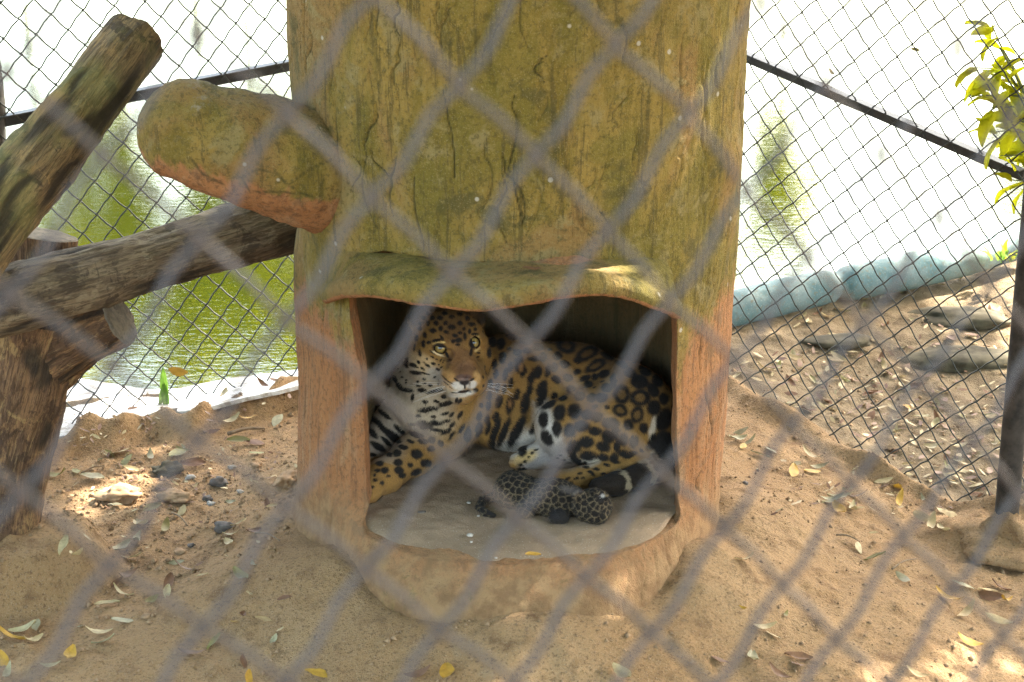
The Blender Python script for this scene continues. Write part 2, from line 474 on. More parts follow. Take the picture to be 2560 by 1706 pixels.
def make_tree(name, label, base, height, crown_c, crown_r, clumps, n_per, size, seed, group):
    g = random.Random(seed)
    t = empty(name, label, 'tree', group)
    t.location = base
    b = np.array(base)
    cc = np.array(crown_c) - b
    parts = [tube(catmull([(0, 0, -.3), (.05, .03, height * .3), (cc[0] * .35, cc[1] * .35, height * .6), tuple(cc)], 14), np.linspace(.035, .015, 14) * height / 6, 9)]
    cs = []
    for k in range(clumps):
        while True:
            q = np.array([g.uniform(-1, 1) for _ in range(3)])
            if .2 < np.linalg.norm(q) < 1: break
        c = cc + q * np.array(crown_r); cs.append(c)
        if k % 3 == 0:
            parts.append(tube(catmull([tuple(cc * .7), tuple(cc * .85 + (c - cc) * .35 + np.array([0, 0, .1])), tuple(c)], 6), np.linspace(.045, .008, 6) * height / 6, 5))
    V, F = merge(parts)
    link('trunk', fast_mesh('trunk', V, F), M['bark'], t)
    V, F = leaf_cloud(cs, n_per, min(crown_r) * .42, size, seed)
    o = link('crown', fast_mesh('crown', V, F, False), M['canopy_leaf'], t)
    return t
M['lush_leaf'] = mat_leaf('lush_leaf', (.48, .46, .001), .64, .45, 0.0)
far = [(-4.9, 16.2, 2.6, 1.0, 1.5), (-3.1, 16.4, 2.9, .9, 1.7), (-5.9, 17.4, 4.2, 1.2, 1.5), (-3.9, 17.8, 4.6, 1.5, 1.4), (-2.3, 17.2, 4.2, .8, 1.6),
       (3.15, 16.4, 2.3, .42, 1.15), (6.5, 16.6, 2.0, .9, 1.0), (2.5, 17.4, 3.6, .4, .8)]
far_words = ['low spreading tree at the water on the far bank, left', 'tall full tree on the far bank behind the trunk', 'leaning tree set back on the far bank', 'broad tall tree behind the low one on the far bank', 'tall narrow tree on the far bank', 'slender tree on the far bank right of the trunk', 'bushy tree on the far bank at the right', 'thin tall tree on the far bank']
for k, (x, y, zc, rx, rz) in enumerate(far):
    t = make_tree('pond_tree', far_words[k], (x, y + .6, .6), zc + rz, (x, y, zc), (rx, .9, rz), 34 if k < 5 else 24, 200 if k < 5 else 260, .115, 40 + k, 'trees on the far bank')
    for c in t.children:
        if c.name.startswith('crown'): c.data.materials.clear(); c.data.materials.append(M['lush_leaf'])
# the shade trees over the yard, unseen above the frame: crowns widened to cut skylight
GAPS = [(at_y(1560, 712, -.88), .05), (drop(270, 1245), .06), (drop(480, 1400), .0), (drop(2430, 1650), .08), (drop(2190, 1690), .0), (drop(330, 1190), .0), (at_depth(2490, 260, 7.5), .30), (at_depth(2540, 420, 7.5), .2)]  # sun fleck spots: leaves along the sunbeams to them are left out
_sd = np.array(sun_dir)
g_ = np.random.default_rng(77)
def roof(name, label, base, x0, x1, y0, y1, z0, step, n_per, seed):
    t = empty(name, label, 'tree', 'shade trees over the yard'); t.location = base
    b = np.array(base); cs = []
    for x in np.arange(x0, x1, step):
        for y in np.arange(y0, y1, step):
            cs.append((x + g_.uniform(-.5, .5) * step, y + g_.uniform(-.5, .5) * step, z0 + g_.uniform(-.45, .45) + .25 * math.sin(x * 1.3 + y)))
    cs = np.array(cs)
    V, F = leaf_cloud(cs, n_per, step * 1.05, .105, seed)
    Q = V.reshape(-1, 4, 3).mean(1)
    keep = np.ones(len(Q), bool)
    for p, r in GAPS:
        d = Q - p; s_ = d @ _sd; off = np.linalg.norm(d - s_[:, None] * _sd, axis=1)
        keep &= off > r + .10
    V = V.reshape(-1, 4, 3)[keep].reshape(-1, 3); F = np.arange(len(V)).reshape(-1, 4)
    cc = np.array([(x0 + x1) / 2, (y0 + y1) / 2, z0])
    parts = [tube(catmull([b - b + [0, 0, -.3], [.05, 0, 1.6], (cc - b) * .35 + [0, 0, 1.2], (cc - b) * [.6, .6, .95]], 16), np.linspace(.20, .09, 16), 10)]
    for c in cs[::4]:
        parts.append(tube(catmull([(cc - b) * [.6, .6, .95], ((cc - b) * .6 + (c - b) * .4) * [1, 1, 1.0], c - b], 7), np.linspace(.05, .008, 7), 5))
    Vt, Ft = merge(parts)
    link('trunk', fast_mesh('trunk', Vt, Ft), M['bark'], t)
    link('crown', fast_mesh('crown', V - b, F, False), M['canopy_leaf'], t)
roof('shade_tree', 'shade tree over the right half of the yard', (7.6, 3.6, 0), .0, 8.2, .4, 5.9, 5.6, .42, 125, 71)
roof('shade_tree', 'unseen shade tree added to dim the viewers side of the yard', (6.8, -4.4, 0), .0, 8.2, -9.5, .4, 6.1, .48, 115, 72)
roof('shade_tree', 'unseen shade tree added to dim the left side of the yard', (-4.8, 2.4, 0), -6.5, .0, -9.0, 3.2, 6.3, .58, 115, 73)

# ------------------------------------------------------------------ the cement tree with the den
FLOOR = 0.28
def axis_x(z): return np.interp(z, [.1, .4, 1.1, 1.9], [-.008, 0, .018, .022])
def trunk_R(z): return np.interp(z, [-.3, .1, .4, 1.1, 1.9, 3.2], [.75, .742, .742, .748, .760, .80])
def on_trunk(px, py, extra=0.0):   # point of the trunk's front on the line of sight -> (theta, z)
    y = -.7
    for _ in range(25):
        q = at_y(px, py, y)
        r = trunk_R(q[2]) + extra; dx = q[0] - axis_x(q[2])
        y = -math.sqrt(max(r * r - dx * dx, .0004))
    return math.atan2(q[0] - axis_x(q[2]), -q[1]), float(q[2])
def trunk_r(th, z):
    r = trunk_R(z)
    P = np.stack([np.sin(th) * 1.0, np.cos(th) * 1.0, z], -1).reshape(-1, 3)
    r = r + (.022 * fbm(P, 2.2, 3, 31)).reshape(np.shape(r * th))
    # step that bulges forward below the den
    bul = .215 * sstep(R(64), R(6), np.abs(th - R(2)))
    k_ = bul / .215
    r = r + bul * sstep(.36, .275, z) + k_ * (.085 * (1 - np.clip(z / .28, 0, 1)) - .055 * sstep(.17, .285, z) * sstep(.36, .30, z) ** .5)
    r = r + (k_ * .030 * fbm(P, 5, 4, 38).reshape(np.shape(k_ * r))) * sstep(.34, .2, z)
    r = r + .03 * np.exp(-np.maximum(z, 0) / .09) + .05 * np.exp(-np.maximum(z, 0) / .07) * sstep(R(-30), R(-70), th) * sstep(R(-130), R(-80), th)
    # swollen knots on the right flank
    for (t0, z0, a, w, h) in [(R(62), 1.42, .030, .10, .09), (R(66), 1.22, .020, .08, .07), (R(60), 1.08, .018, .09, .10)]:
        r = r + a * np.exp(-((th - t0) * .75 / w) ** 2 - ((z - z0) / h) ** 2)
    return r
ths = np.radians(np.concatenate([np.arange(-180, -104, 2.0), np.arange(-104, 104, .42), np.arange(104, 180, 2.0)]))
zs = np.concatenate([np.arange(-.2, 0, .05), np.arange(0, 2.2, .0055), np.arange(2.2, 3.0, .05)])
TH, ZZ = np.meshgrid(ths, zs, indexing='ij')
RR = trunk_r(TH, ZZ)
# carved bark grooves
opening_px_left = [(873, 742), (876, 800), (884, 850), (896, 905), (906, 960), (911, 1050), (914, 1150), (918, 1240), (919, 1286)]
opening_px_right = [(1690, 1300), (1694, 1200), (1689, 1050), (1693, 930), (1697, 850), (1694, 796)]
L_ = [on_trunk(*q) for q in opening_px_left]; R_ = [on_trunk(*q) for q in opening_px_right]
TOPZ = 1.26
poly = [(t, z) for t, z in L_]
tl, tr_ = poly[-1][0], R_[0][0]
poly[-1] = (tl, FLOOR + .085)
poly += [(tl + .012, FLOOR + .045), (tl + .035, FLOOR + .018), (tl + .07, FLOOR + .005)]
poly += [(t, FLOOR) for t in np.linspace(tl + .11, tr_ - .11, 28)]
poly += [(tr_ - .07, FLOOR + .005), (tr_ - .035, FLOOR + .018), (tr_ - .012, FLOOR + .045)]
R_[0] = (tr_, FLOOR + .085)
poly += R_
poly += [(R_[-1][0] - .03, R_[-1][1] + .03), (R_[-1][0] - .14, R_[-1][1] + .06), (R_[-1][0] - .28, 1.20)] + [(t, 1.22) for t in np.linspace(R_[-1][0] - .40, L_[0][0] + .20, 12)] + [(L_[0][0] + .10, 1.20), (L_[0][0] + .02, 1.165)]
poly = np.array(poly)
def in_poly(t, z, pl):
    ins = np.zeros(t.shape, bool)
    n = len(pl)
    for i in range(n):
        t1, z1 = pl[i]; t2, z2 = pl[(i + 1) % n]
        c = ((z1 > z) != (z2 > z))
        xs = (t2 - t1) * (z - z1) / ((z2 - z1) + 1e-12) + t1
        ins ^= c & (t < xs)
    return ins
def poly_dist(t, z, pl):
    """distance (m) to polygon outline and nearest point, in unrolled coordinates"""
    best = np.full(t.shape, 9.0); bt = np.zeros(t.shape); bz = np.zeros(t.shape); k = .75
    n = len(pl)
    for i in range(n):
        a = pl[i]; b = pl[(i + 1) % n]
        ax, az, bx, bz_ = a[0] * k, a[1], b[0] * k, b[1]
        dx, dz = bx - ax, bz_ - az; L2 = dx * dx + dz * dz + 1e-12
        u = np.clip(((t * k - ax) * dx + (z - az) * dz) / L2, 0, 1)
        qx, qz = ax + u * dx, az + u * dz
        d = np.hypot(t * k - qx, z - qz); m = d < best
        best[m] = d[m]; bt[m] = qx[m] / k; bz[m] = qz[m]
    return best, bt, bz
inside = in_poly(TH, ZZ, poly)
band = np.zeros_like(inside); 
odist, ot, oz = poly_dist(TH.ravel(), ZZ.ravel(), poly)
odist = odist.reshape(TH.shape)
groove = np.zeros_like(RR)
def carve(pts, width, depth):
    pts = np.array(pts); pts[:, 0] *= .75
    lo = pts.min(0) - .04; hi = pts.max(0) + .04
    sel = (TH * .75 > lo[0]) & (TH * .75 < hi[0]) & (ZZ > lo[1]) & (ZZ < hi[1])
    if not sel.any(): return
    t = TH[sel] * .75; z = ZZ[sel]; best = np.full(t.shape, 9.0)
    n = len(pts)
    for i in range(n - 1):
        a, b = pts[i], pts[i + 1]; d = b - a; L2 = d @ d + 1e-12
        u = np.clip(((t - a[0]) * d[0] + (z - a[1]) * d[1]) / L2, 0, 1)
        s = (i + u) / (n - 1); w = width * (.35 + .65 * np.sin(np.pi * np.clip(s, .03, .97)))
        best = np.minimum(best, np.hypot(t - a[0] - u * d[0], z - a[1] - u * d[1]) / w)
    groove[sel] = np.maximum(groove[sel], depth * np.exp(-best ** 2))
g = random.Random(3)
for k in range(150):
    th0 = R(g.uniform(-95, 95)); z0 = g.uniform(1.25, 2.1) if g.random() < .8 else g.uniform(.05, 1.2)
    if z0 < 1.25 and abs(th0) < R(47): continue
    ln = g.uniform(.07, .30); lean = g.uniform(-.5, .5) if z0 > 1.3 else g.uniform(-.1, .1); amp = g.uniform(.006, .030); ph = g.uniform(0, 6.3)
    pts = []
    for s in np.linspace(0, 1, 9):
        pts.append((th0 + (lean * ln * .5 * s + amp * math.sin(ph + s * g.uniform(4, 6))) / .75, z0 + ln * (s - .5)))
    carve(pts, g.uniform(.0032, .0062), g.uniform(.35, .95))
# fine parallel cracks on the two posts beside the opening
for k in range(70):
    th0 = R(g.choice([g.uniform(-95, -48), g.uniform(50, 95)])); z0 = g.uniform(.3, 1.15); ln = g.uniform(.08, .4)
    carve([(th0 + g.uniform(-.008, .008), z0 + ln * (s - .5)) for s in np.linspace(0, 1, 7)], g.uniform(.0022, .004), g.uniform(.2, .55))
# long curved cuts in the step under the den
for px, py, dx, dy in [(1205, 1480, 8, 100), (1245, 1500, 6, 90), (1560, 1400, -45, 120), (1640, 1370, -10, 130), (1680, 1340, 5, 130), (1720, 1340, 0, 170), (1270, 1490, 20, 60), (1600, 1410, -30, 90)]:
    a = on_trunk(px, py, .12); b = on_trunk(px + dx, py + dy, .14); m = ((a[0] + b[0]) / 2 - .02, (a[1] + b[1]) / 2)
    carve([a, m, b], .005, .5)
groove[odist < .02] *= .3
RR = RR - .010 * groove
P3 = np.stack([np.sin(TH) * .75, -np.cos(TH) * .75, ZZ], -1).reshape(-1, 3)
RR = RR + (.0045 * fbm(P3, 14, 4, 77)).reshape(RR.shape)
nT, nZ = TH.shape
# cut the den mouth
face_in = inside[:-1, :-1] & inside[1:, :-1] & inside[1:, 1:] & inside[:-1, 1:]
cent = in_poly((TH[:-1, :-1] + TH[1:, 1:]) / 2, (ZZ[:-1, :-1] + ZZ[1:, 1:]) / 2, poly)
keep = ~cent
ii = np.arange(nT * nZ).reshape(nT, nZ)
quads = np.stack([ii[:-1, :-1], ii[1:, :-1], ii[1:, 1:], ii[:-1, 1:]], -1)
wrap = np.stack([ii[-1, :-1], ii[0, :-1], ii[0, 1:], ii[-1, 1:]], -1)
# outline of the hole
cnt = {}
ki, kj = np.nonzero(cent)
for a, b in zip(ki, kj):
    q = quads[a, b]
    for e in ((q[0], q[1]), (q[1], q[2]), (q[2], q[3]), (q[3], q[0])):
        e = (int(e[0]), int(e[1]))
        if (e[1], e[0]) in cnt: del cnt[(e[1], e[0])]
        else: cnt[e] = 1
nxt = {a: b for a, b in cnt}
start = next(iter(nxt)); loop = [start]; cur = nxt[start]
while cur != start and len(loop) < 9000:
    loop.append(cur); cur = nxt[cur]
loop = np.array(loop)
TH.ravel()[loop] = ot[loop]; ZZ.ravel()[loop] = oz[loop]
# the step's radius where its top meets the floor, so that the outline is clean
fl = loop[np.abs(ZZ.ravel()[loop] - FLOOR) < .004]
XV = np.sin(TH) * RR + axis_x(ZZ); YV = -np.cos(TH) * RR
V = np.stack([XV, YV, ZZ], -1).reshape(-1, 3)
Fq = [quads[keep].reshape(-1, 4), wrap.reshape(-1, 4)]
# jamb, walls, ceiling and back of the chamber grow inwards from the outline
ring0 = V[loop]
S = np.array([0, .008, .03, .07, .12, .17, .23, .30, .38, .47, .57, .67, .77, .86, .93, 1.0])
KX = np.interp(S, [0, .1, .16, .26, .6, .8, .93, 1], [1, .985, 1.0, 1.09, 1.02, .86, .62, .35])
YB = .60
rings = [loop]; verts = [V]; base = len(V); nl = len(loop)
jamb_depth = []
for s, kx in zip(S[1:], KX[1:]):
    q = ring0.copy()
    q[:, 1] = ring0[:, 1] + (YB - ring0[:, 1]) * s
    q[:, 0] = ring0[:, 0] * kx
    up = (ring0[:, 2] > FLOOR + .02)
    q[:, 2] = np.where(up, ring0[:, 2] + .0 * s, ring0[:, 2])
    q[:, 2] = FLOOR + (q[:, 2] - FLOOR) * np.interp(s, [0, .85, 1], [1, 1, .75])
    n = fbm(q, 6, 3, 55)[:, None] * .010 * min(1, s * 12)
    q = q + n * np.array([1, 0, .4])
    verts.append(q); rings.append(np.arange(base, base + nl)); base += nl
cen = np.array([[0.0, YB, .7]]); verts.append(cen)
for a, b in zip(rings[:-1], rings[1:]):
    Fq.append(np.stack([a, np.roll(a, -1), np.roll(b, -1), b], -1))
V = np.concatenate(verts)
lastr = rings[-1]
Fall = np.concatenate(Fq)
# back cap as thin quads to the centre
cap = np.stack([lastr[0:-1:2], lastr[1::2][:len(lastr[0:-1:2])], np.append(lastr[2::2], lastr[0])[:len(lastr[0:-1:2])], np.full(len(lastr[0:-1:2]), base)], -1)
Fall = np.concatenate([Fall, cap])
# close the top
me = fast_mesh('trunk', V, Fall)
nV = len(V)
at0 = np.zeros(nV); gr = at0.copy(); gr[:TH.size] = groove.ravel()
set_attr(me, 'groove', gr)
zz = V[:, 2]
theta = np.arctan2(V[:, 0], -V[:, 1])
moss = .80 * sstep(.75, 1.12, zz) + .12 + .16 * sstep(R(-46), R(-30), theta) * sstep(R(46), R(30), theta) * sstep(1.0, 1.2, zz)
moss = moss - .22 * sstep(R(56), R(75), theta) * sstep(1.5, 1.1, zz) - .12 * sstep(R(-52), R(-75), theta) * sstep(1.35, 1.1, zz)
inner = np.zeros(nV); inner[TH.size:] = 1
lower = sstep(.32, .2, zz) * .12
# a strip of moss down the inner corner of the right post
strip = np.exp(-((theta - R(46.5)) / R(2.2)) ** 2) * sstep(.55, .9, zz) * .55 * (1 - inner)
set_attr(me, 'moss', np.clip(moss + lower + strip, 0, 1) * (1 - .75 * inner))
lime = .42 * np.exp(-((theta - R(63)) / R(6)) ** 2) * np.exp(-((zz - 1.22) / .22) ** 2) + .2 * np.exp(-((theta - R(-60)) / R(8)) ** 2) * np.exp(-((zz - .9) / .3) ** 2)
set_attr(me, 'lime', lime * (1 - inner))
dark_tone = np.zeros(nV)
dark_tone += .55 * np.exp(-((theta - R(30)) / R(17)) ** 2) * sstep(1.55, 1.95, zz) * (1 - inner)
dark_tone += .5 * np.exp(-((theta - R(-83)) / R(4)) ** 2) * np.exp(-((zz - 1.12) / .08) ** 2)
stainn = fbm(V, 5, 4, 91)
dark_tone = dark_tone * np.clip(.7 + 1.2 * stainn, 0, 1.3)
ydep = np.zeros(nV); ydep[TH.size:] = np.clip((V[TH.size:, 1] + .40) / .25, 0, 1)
dark_tone = dark_tone + .80 * ydep                       # darker tone deeper inside the chamber
set_attr(me, 'dark_tone', np.clip(dark_tone, 0, .9))
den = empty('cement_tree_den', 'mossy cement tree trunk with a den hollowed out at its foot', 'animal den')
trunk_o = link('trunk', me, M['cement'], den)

def cement_attrs(me, groove=None, moss=.9, lime=0.0, dark_tone=0.0):
    n = len(me.vertices)
    set_attr(me, 'groove', np.zeros(n) if groove is None else groove)
    for nm, v in (('moss', moss), ('lime', lime), ('dark_tone', dark_tone)):
        set_attr(me, nm, np.full(n, v) if np.isscalar(v) else v)

# the drooping eave over the den mouth
lip_px = [(812, 762), (850, 752), (900, 746), (950, 748), (1000, 757), (1080, 772), (1150, 782), (1230, 780), (1300, 772), (1380, 756), (1450, 746), (1500, 743), (1540, 746), (1580, 755), (1620, 768), (1660, 782), (1700, 800)]
lip = []
for k, q in enumerate(lip_px):
    u = k / (len(lip_px) - 1)
    ex = .03 + .20 * math.sin(math.pi * min(max(u, 0), 1)) ** .55
    if u > .7: ex = max(ex, .10 - (u - .7) * .1)
    lip.append((*on_trunk(*q, ex), ex))
lip = np.array(lip)
nS = 150
tt = np.linspace(0, 1, nS)
ku = np.linspace(0, 1, len(lip))
lt = np.interp(tt, ku, lip[:, 0]); lz = np.interp(tt, ku, lip[:, 1]); le = np.interp(tt, ku, lip[:, 2])
def smooth1(a, n=6):
    for _ in range(n): a = np.concatenate([[a[0]], (a[:-2] + 2 * a[1:-1] + a[2:]) / 4, [a[-1]]])
    return a
lt, lz, le = smooth1(lt), smooth1(lz), smooth1(le, 12)
rows = []
NP = 44
for t0, z0, e0 in zip(lt, lz, le):
    r0 = trunk_R(z0); thick = .070
    endw = 1.0
    top_root = 1.205 + .02 * math.cos(t0 * 2)
    prof = []
    # top from the trunk outwards
    for s in np.linspace(0, 1, 20):
        rr = r0 - .02 + (e0 + .005) * s
        zz_ = top_root + (z0 + thick - top_root) * (.25 * s + .75 * s ** 2.2)
        prof.append((rr, zz_))
    for s in np.linspace(.1, .9, 10):
        a = math.pi / 2 - s * math.pi
        prof.append((r0 - .02 + e0 + .004 + .030 * math.cos(a) * 1.0, z0 + thick / 2 + thick / 2 * math.sin(a)))
    for s in np.linspace(0, 1, 14):
        prof.append((r0 - .02 + e0 * (1 - s), z0 + .001 + .07 * s))
    rows.append(prof)
rows = np.array(rows)
VV = np.stack([rows[..., 0] * np.sin(lt)[:, None] + .015, -rows[..., 0] * np.cos(lt)[:, None], rows[..., 1]], -1)
n1, n2 = VV.shape[:2]
VV = VV.reshape(-1, 3)
VV = VV + (fbm(VV, 9, 4, 14)[:, None] * .012 + fbm(VV, 40, 3, 15)[:, None] * .004) * np.array([.5, -.6, .8])
i2 = np.arange(n1 * n2).reshape(n1, n2)
Fe = np.stack([i2[:-1, :-1], i2[:-1, 1:], i2[1:, 1:], i2[1:, :-1]], -1).reshape(-1, 4)
Fe = [tuple(f) for f in Fe] + [tuple(i2[0, ::-1]), tuple(i2[-1, :])]
me = fast_mesh('eave', VV, Fe)
under = np.zeros((n1, n2)); under[:, 29:] = 1; under[:, 27:29] = .7
cement_attrs(me, None, (1.0 - 1.0 * under).ravel(), 0.0, (.16 * (1 - under)).ravel())
link('eave', me, M['cement'], den)

# the stub of a branch on the left
def loft(path, radii, sides, noise_amp, nscale, seed, close=True, squash=1.0, groove_fn=None):
    T, N, B = frame_path(path)
    a = np.arange(sides) * 2 * math.pi / sides
    ringv = np.cos(a)[None, :, None] * N[:, None, :] + squash * np.sin(a)[None, :, None] * B[:, None, :]
    V = path[:, None, :] + ringv * np.asarray(radii)[:, None, None]
    fl = V.reshape(-1, 3)
    nr = ringv.reshape(-1, 3)
    d = noise_amp * fbm(fl, nscale, 4, seed)
    if groove_fn is not None: d = d + groove_fn(np.repeat(np.arange(len(path)) / (len(path) - 1), sides), np.tile(a, len(path)))
    fl = fl + nr * d[:, None]
    n = len(path)
    i = np.arange(n - 1)[:, None] * sides; j = np.arange(sides)[None, :]; jn = (j + 1) % sides
    F = np.stack([i + j, i + jn, i + sides + jn, i + sides + j], -1).reshape(-1, 4)
    return fl, F
ctrl = [at_depth(345, 292, 6.36), at_depth(420, 314, 6.38), at_depth(500, 338, 6.40), at_depth(600, 368, 6.43), at_depth(700, 392, 6.48), at_depth(790, 416, 6.57), at_depth(900, 446, 6.78)]
path = catmull(ctrl, 110)
s_ = np.linspace(0, 1, 110)
rad = np.interp(s_, [0, .012, .04, .09, .16, .3, .5, .7, .85, 1], [.002, .050, .088, .122, .148, .170, .182, .186, .195, .22])
Vb, Fb = loft(path, rad, 110, .030, 5, 8)
Vb += (fbm(Vb, 22, 4, 19) * .006)[:, None] * np.array([0, -.6, .8])
me = fast_mesh('branch_stub', Vb, Fb)
zb = Vb[:, 2]; ring_c = np.repeat(path[:, 2], 110)
low = sstep(-.03, -.135, zb - ring_c + .07 * fbm(Vb * np.array([1, 1, .3]), 16, 4, 4))
gv = np.zeros(len(Vb))
pxb, pyb = proj(Vb)
def px_stroke(gv, pts, w):
    pts = np.array(pts, float)
    best = np.full(len(gv), 99.0)
    for a, b in zip(pts[:-1], pts[1:]):
        d = b - a; u = np.clip(((pxb - a[0]) * d[0] + (pyb - a[1]) * d[1]) / (d @ d), 0, 1)
        best = np.minimum(best, np.hypot(pxb - a[0] - u * d[0], pyb - a[1] - u * d[1]))
    return np.maximum(gv, np.exp(-(best / w) ** 2))
for st in ([(600, 445), (640, 425), (690, 430), (715, 460), (735, 470)], [(610, 455), (625, 480), (690, 480), (760, 485), (790, 500)], [(480, 400), (510, 440), (560, 462)], [(730, 455), (780, 420), (830, 400)]):
    gv = px_stroke(gv, st, 5.0)
front = sstep(0, .08, ring_c * 0 + (np.repeat(path[:, 1], 110) - Vb[:, 1]))
gv *= front
Vb2 = Vb.copy()
cement_attrs(me, gv * .8, np.clip(.92 - .95 * low, 0, 1), np.clip(.55 * np.exp(-((s_.repeat(110) - .28) / .16) ** 2) * sstep(.03, .10, zb - ring_c) + .40 * np.exp(-((s_.repeat(110) - .72) / .10) ** 2), 0, 1), .10)
link('branch_stub', me, M['cement'], den)

# sandy floor of the den, spilling onto the step
nxF, nyF = 130, 130
ff = ring0[np.abs(ring0[:, 2] - FLOOR) < .03]
o_ = np.argsort(ff[:, 0]); fx, fy = ff[o_, 0], ff[o_, 1]
xs0 = np.linspace(-.60, .62, nxF)
ss = np.linspace(0, 1, nyF) ** 1.3
kx_ = np.interp(ss, [0, .1, .28], [.80, .88, 1.0])
XF = xs0[:, None] * kx_[None, :]
yfront = np.interp(xs0 * .80, fx, fy)
xs_ = xs0
YF = yfront[:, None] + .030 + .035 * fbm(np.stack([xs_, xs_ * 0, xs_ * 0], -1), 9, 3, 8)[:, None] * np.exp(-ss * 5)[None, :] + ss[None, :] * (.58 - yfront[:, None] - .03)
PF = np.stack([XF, YF, np.zeros_like(XF)], -1).reshape(-1, 3)
edge = np.exp(-ss / .03)[None, :] * .022
ZF = FLOOR + .014 + (.012 * fbm(PF, 5, 4, 61) + .004 * fbm(PF, 30, 3, 62)).reshape(XF.shape) - edge
iF = np.arange(nxF * nyF).reshape(nxF, nyF)
me = fast_mesh('sandy_floor', np.stack([XF, YF, ZF], -1).reshape(-1, 3), np.stack([iF[:-1, :-1], iF[1:, :-1], iF[1:, 1:], iF[:-1, 1:]], -1).reshape(-1, 4))
link('sandy_floor', me, M['sand'], den)

# ------------------------------------------------------------------ logs of the climbing frame
def make_log(name, label, ctrl, radii, mat, seed, sides=64, n=90, cracks=10, flat=1.0):
    """a tapered log built in its own frame (x along the log) so that the grain follows it"""
    ctrl = np.array(ctrl); p0, p1 = ctrl[0], ctrl[-1]
    ax = p1 - p0; L = np.linalg.norm(ax); ax = ax / L
    side = np.cross([0, 0, 1.0], ax); side /= np.linalg.norm(side); up_ = np.cross(ax, side)
    M3 = np.stack([ax, side, up_], 1)
    loc = (ctrl - p0) @ M3
    path = catmull(loc, n)
    s = np.linspace(0, 1, n)
    rad = np.interp(s, np.linspace(0, 1, len(radii)), radii)
    g = random.Random(seed)
    T, N, B = frame_path(path)
    a = np.arange(sides) * 2 * math.pi / sides
    ringv = np.cos(a)[None, :, None] * N[:, None, :] + np.sin(a)[None, :, None] * B[:, None, :]
    V = (path[:, None, :] + ringv * rad[:, None, None]).reshape(-1, 3)
    nr = ringv.reshape(-1, 3)
    Sx = np.repeat(s * L, sides); A = np.tile(a, n)
    Pn = np.stack([Sx * 1.2, np.cos(A) * .35, np.sin(A) * .35], -1)
    d = .022 * fbm(Pn, 3.2, 4, seed)
    Pf = np.stack([Sx * 2.2, np.cos(A) * 1.1, np.sin(A) * 1.1], -1)
    ridg = fbm(Pf, 6, 4, seed + 5); d = d + .007 * ridg
    gro = np.zeros(len(V))
    for k in range(cracks):
        s0 = g.uniform(0, L); ln = g.uniform(.12, .6); a0 = g.uniform(0, 6.283); w = g.uniform(.010, .03); dr = g.uniform(-.25, .25)
        u = (Sx - s0) / ln
        da = (A - a0 - dr * u - .10 * np.sin(u * 7 + k) + math.pi) % (2 * math.pi) - math.pi
        gro = np.maximum(gro, np.exp(-(da / (w / .09)) ** 2) * (np.abs(u) < .5) * np.cos(np.clip(u, -.5, .5) * math.pi))
    d = d - .012 * gro
    V = V + nr * d[:, None]
    i = np.arange(n - 1)[:, None] * sides; j = np.arange(sides)[None, :]; jn = (j + 1) % sides
    F = np.stack([i + j, i + jn, i + sides + jn, i + sides + j], -1).reshape(-1, 4)
    me = fast_mesh(name, V, F); set_attr(me, 'groove', gro)
    mw = Matrix(((ax[0], side[0], up_[0], p0[0]), (ax[1], side[1], up_[1], p0[1]), (ax[2], side[2], up_[2], p0[2]), (0, 0, 0, 1)))
    return me, V, mw, sides, n
def end_face(V, ring, sides, out, seed):
    """a sawn end: rings shrinking to the middle, a little rough"""
    pts = V[ring * sides:(ring + 1) * sides]; c = pts.mean(0)
    vs = []; ks = [1.0, .97, .8, .6, .4, .2]
    for k in ks: vs.append(c + (pts - c) * k)
    Vv = np.concatenate(vs + [c[None]])
    Vv = Vv + np.outer(.004 + .004 * fbm(Vv, 40, 3, seed), out)
    Vv[:sides] = pts
    F = []
    for r in range(len(ks) - 1):
        for j in range(sides):
            jn = (j + 1) % sides; F.append((r * sides + j, r * sides + jn, (r + 1) * sides + jn, (r + 1) * sides + j))
    for j in range(sides): F.append(((len(ks) - 1) * sides + j, (len(ks) - 1) * sides + (j + 1) % sides, len(ks) * sides))
    me = fast_mesh('sawn_end', Vv, F); set_attr(me, 'groove', np.zeros(len(Vv)))
    return me
def place_log(name, label, ctrl, radii, mat, seed, ends=(0, 1), **kw):
    me, V, mw, sides, n = make_log(name, label, ctrl, radii, mat, seed, **kw)
    t = empty(name, label, 'log'); t.matrix_world = mw
    link('bark', me, mat, t)
    for e in ends:
        link('sawn_end', end_face(V, (n - 1) * e, sides, np.array([1.0 if e else -1.0, 0, 0]), seed + e), M['cut'], t)
    return t
place_log('leaning_log', 'mottled mossy log leaning up to the right with its sawn end in the air',
          [at_depth(-150, 730, 6.35), at_depth(20, 500, 6.47), at_depth(160, 330, 6.58), at_depth(345, 92, 6.78)], [.128, .120, .112, .100], M['log_mossy'], 5, cracks=20)
place_log('crossing_log', 'grey brown log lying across the fork and running behind the cement trunk',
          [at_depth(-140, 800, 6.52), at_depth(120, 722, 6.68), at_depth(400, 648, 6.95), at_depth(640, 575, 7.2), at_depth(840, 520, 7.42)], [.105, .108, .105, .112, .112], M['log_grey'], 9, cracks=16)
stump = empty('forked_log', 'upright forked log with torn reddish bark holding up the crossing log', 'log')
base_p = np.array([-1.80, -.36, .10])
fork = at_depth(95, 800, 6.92)
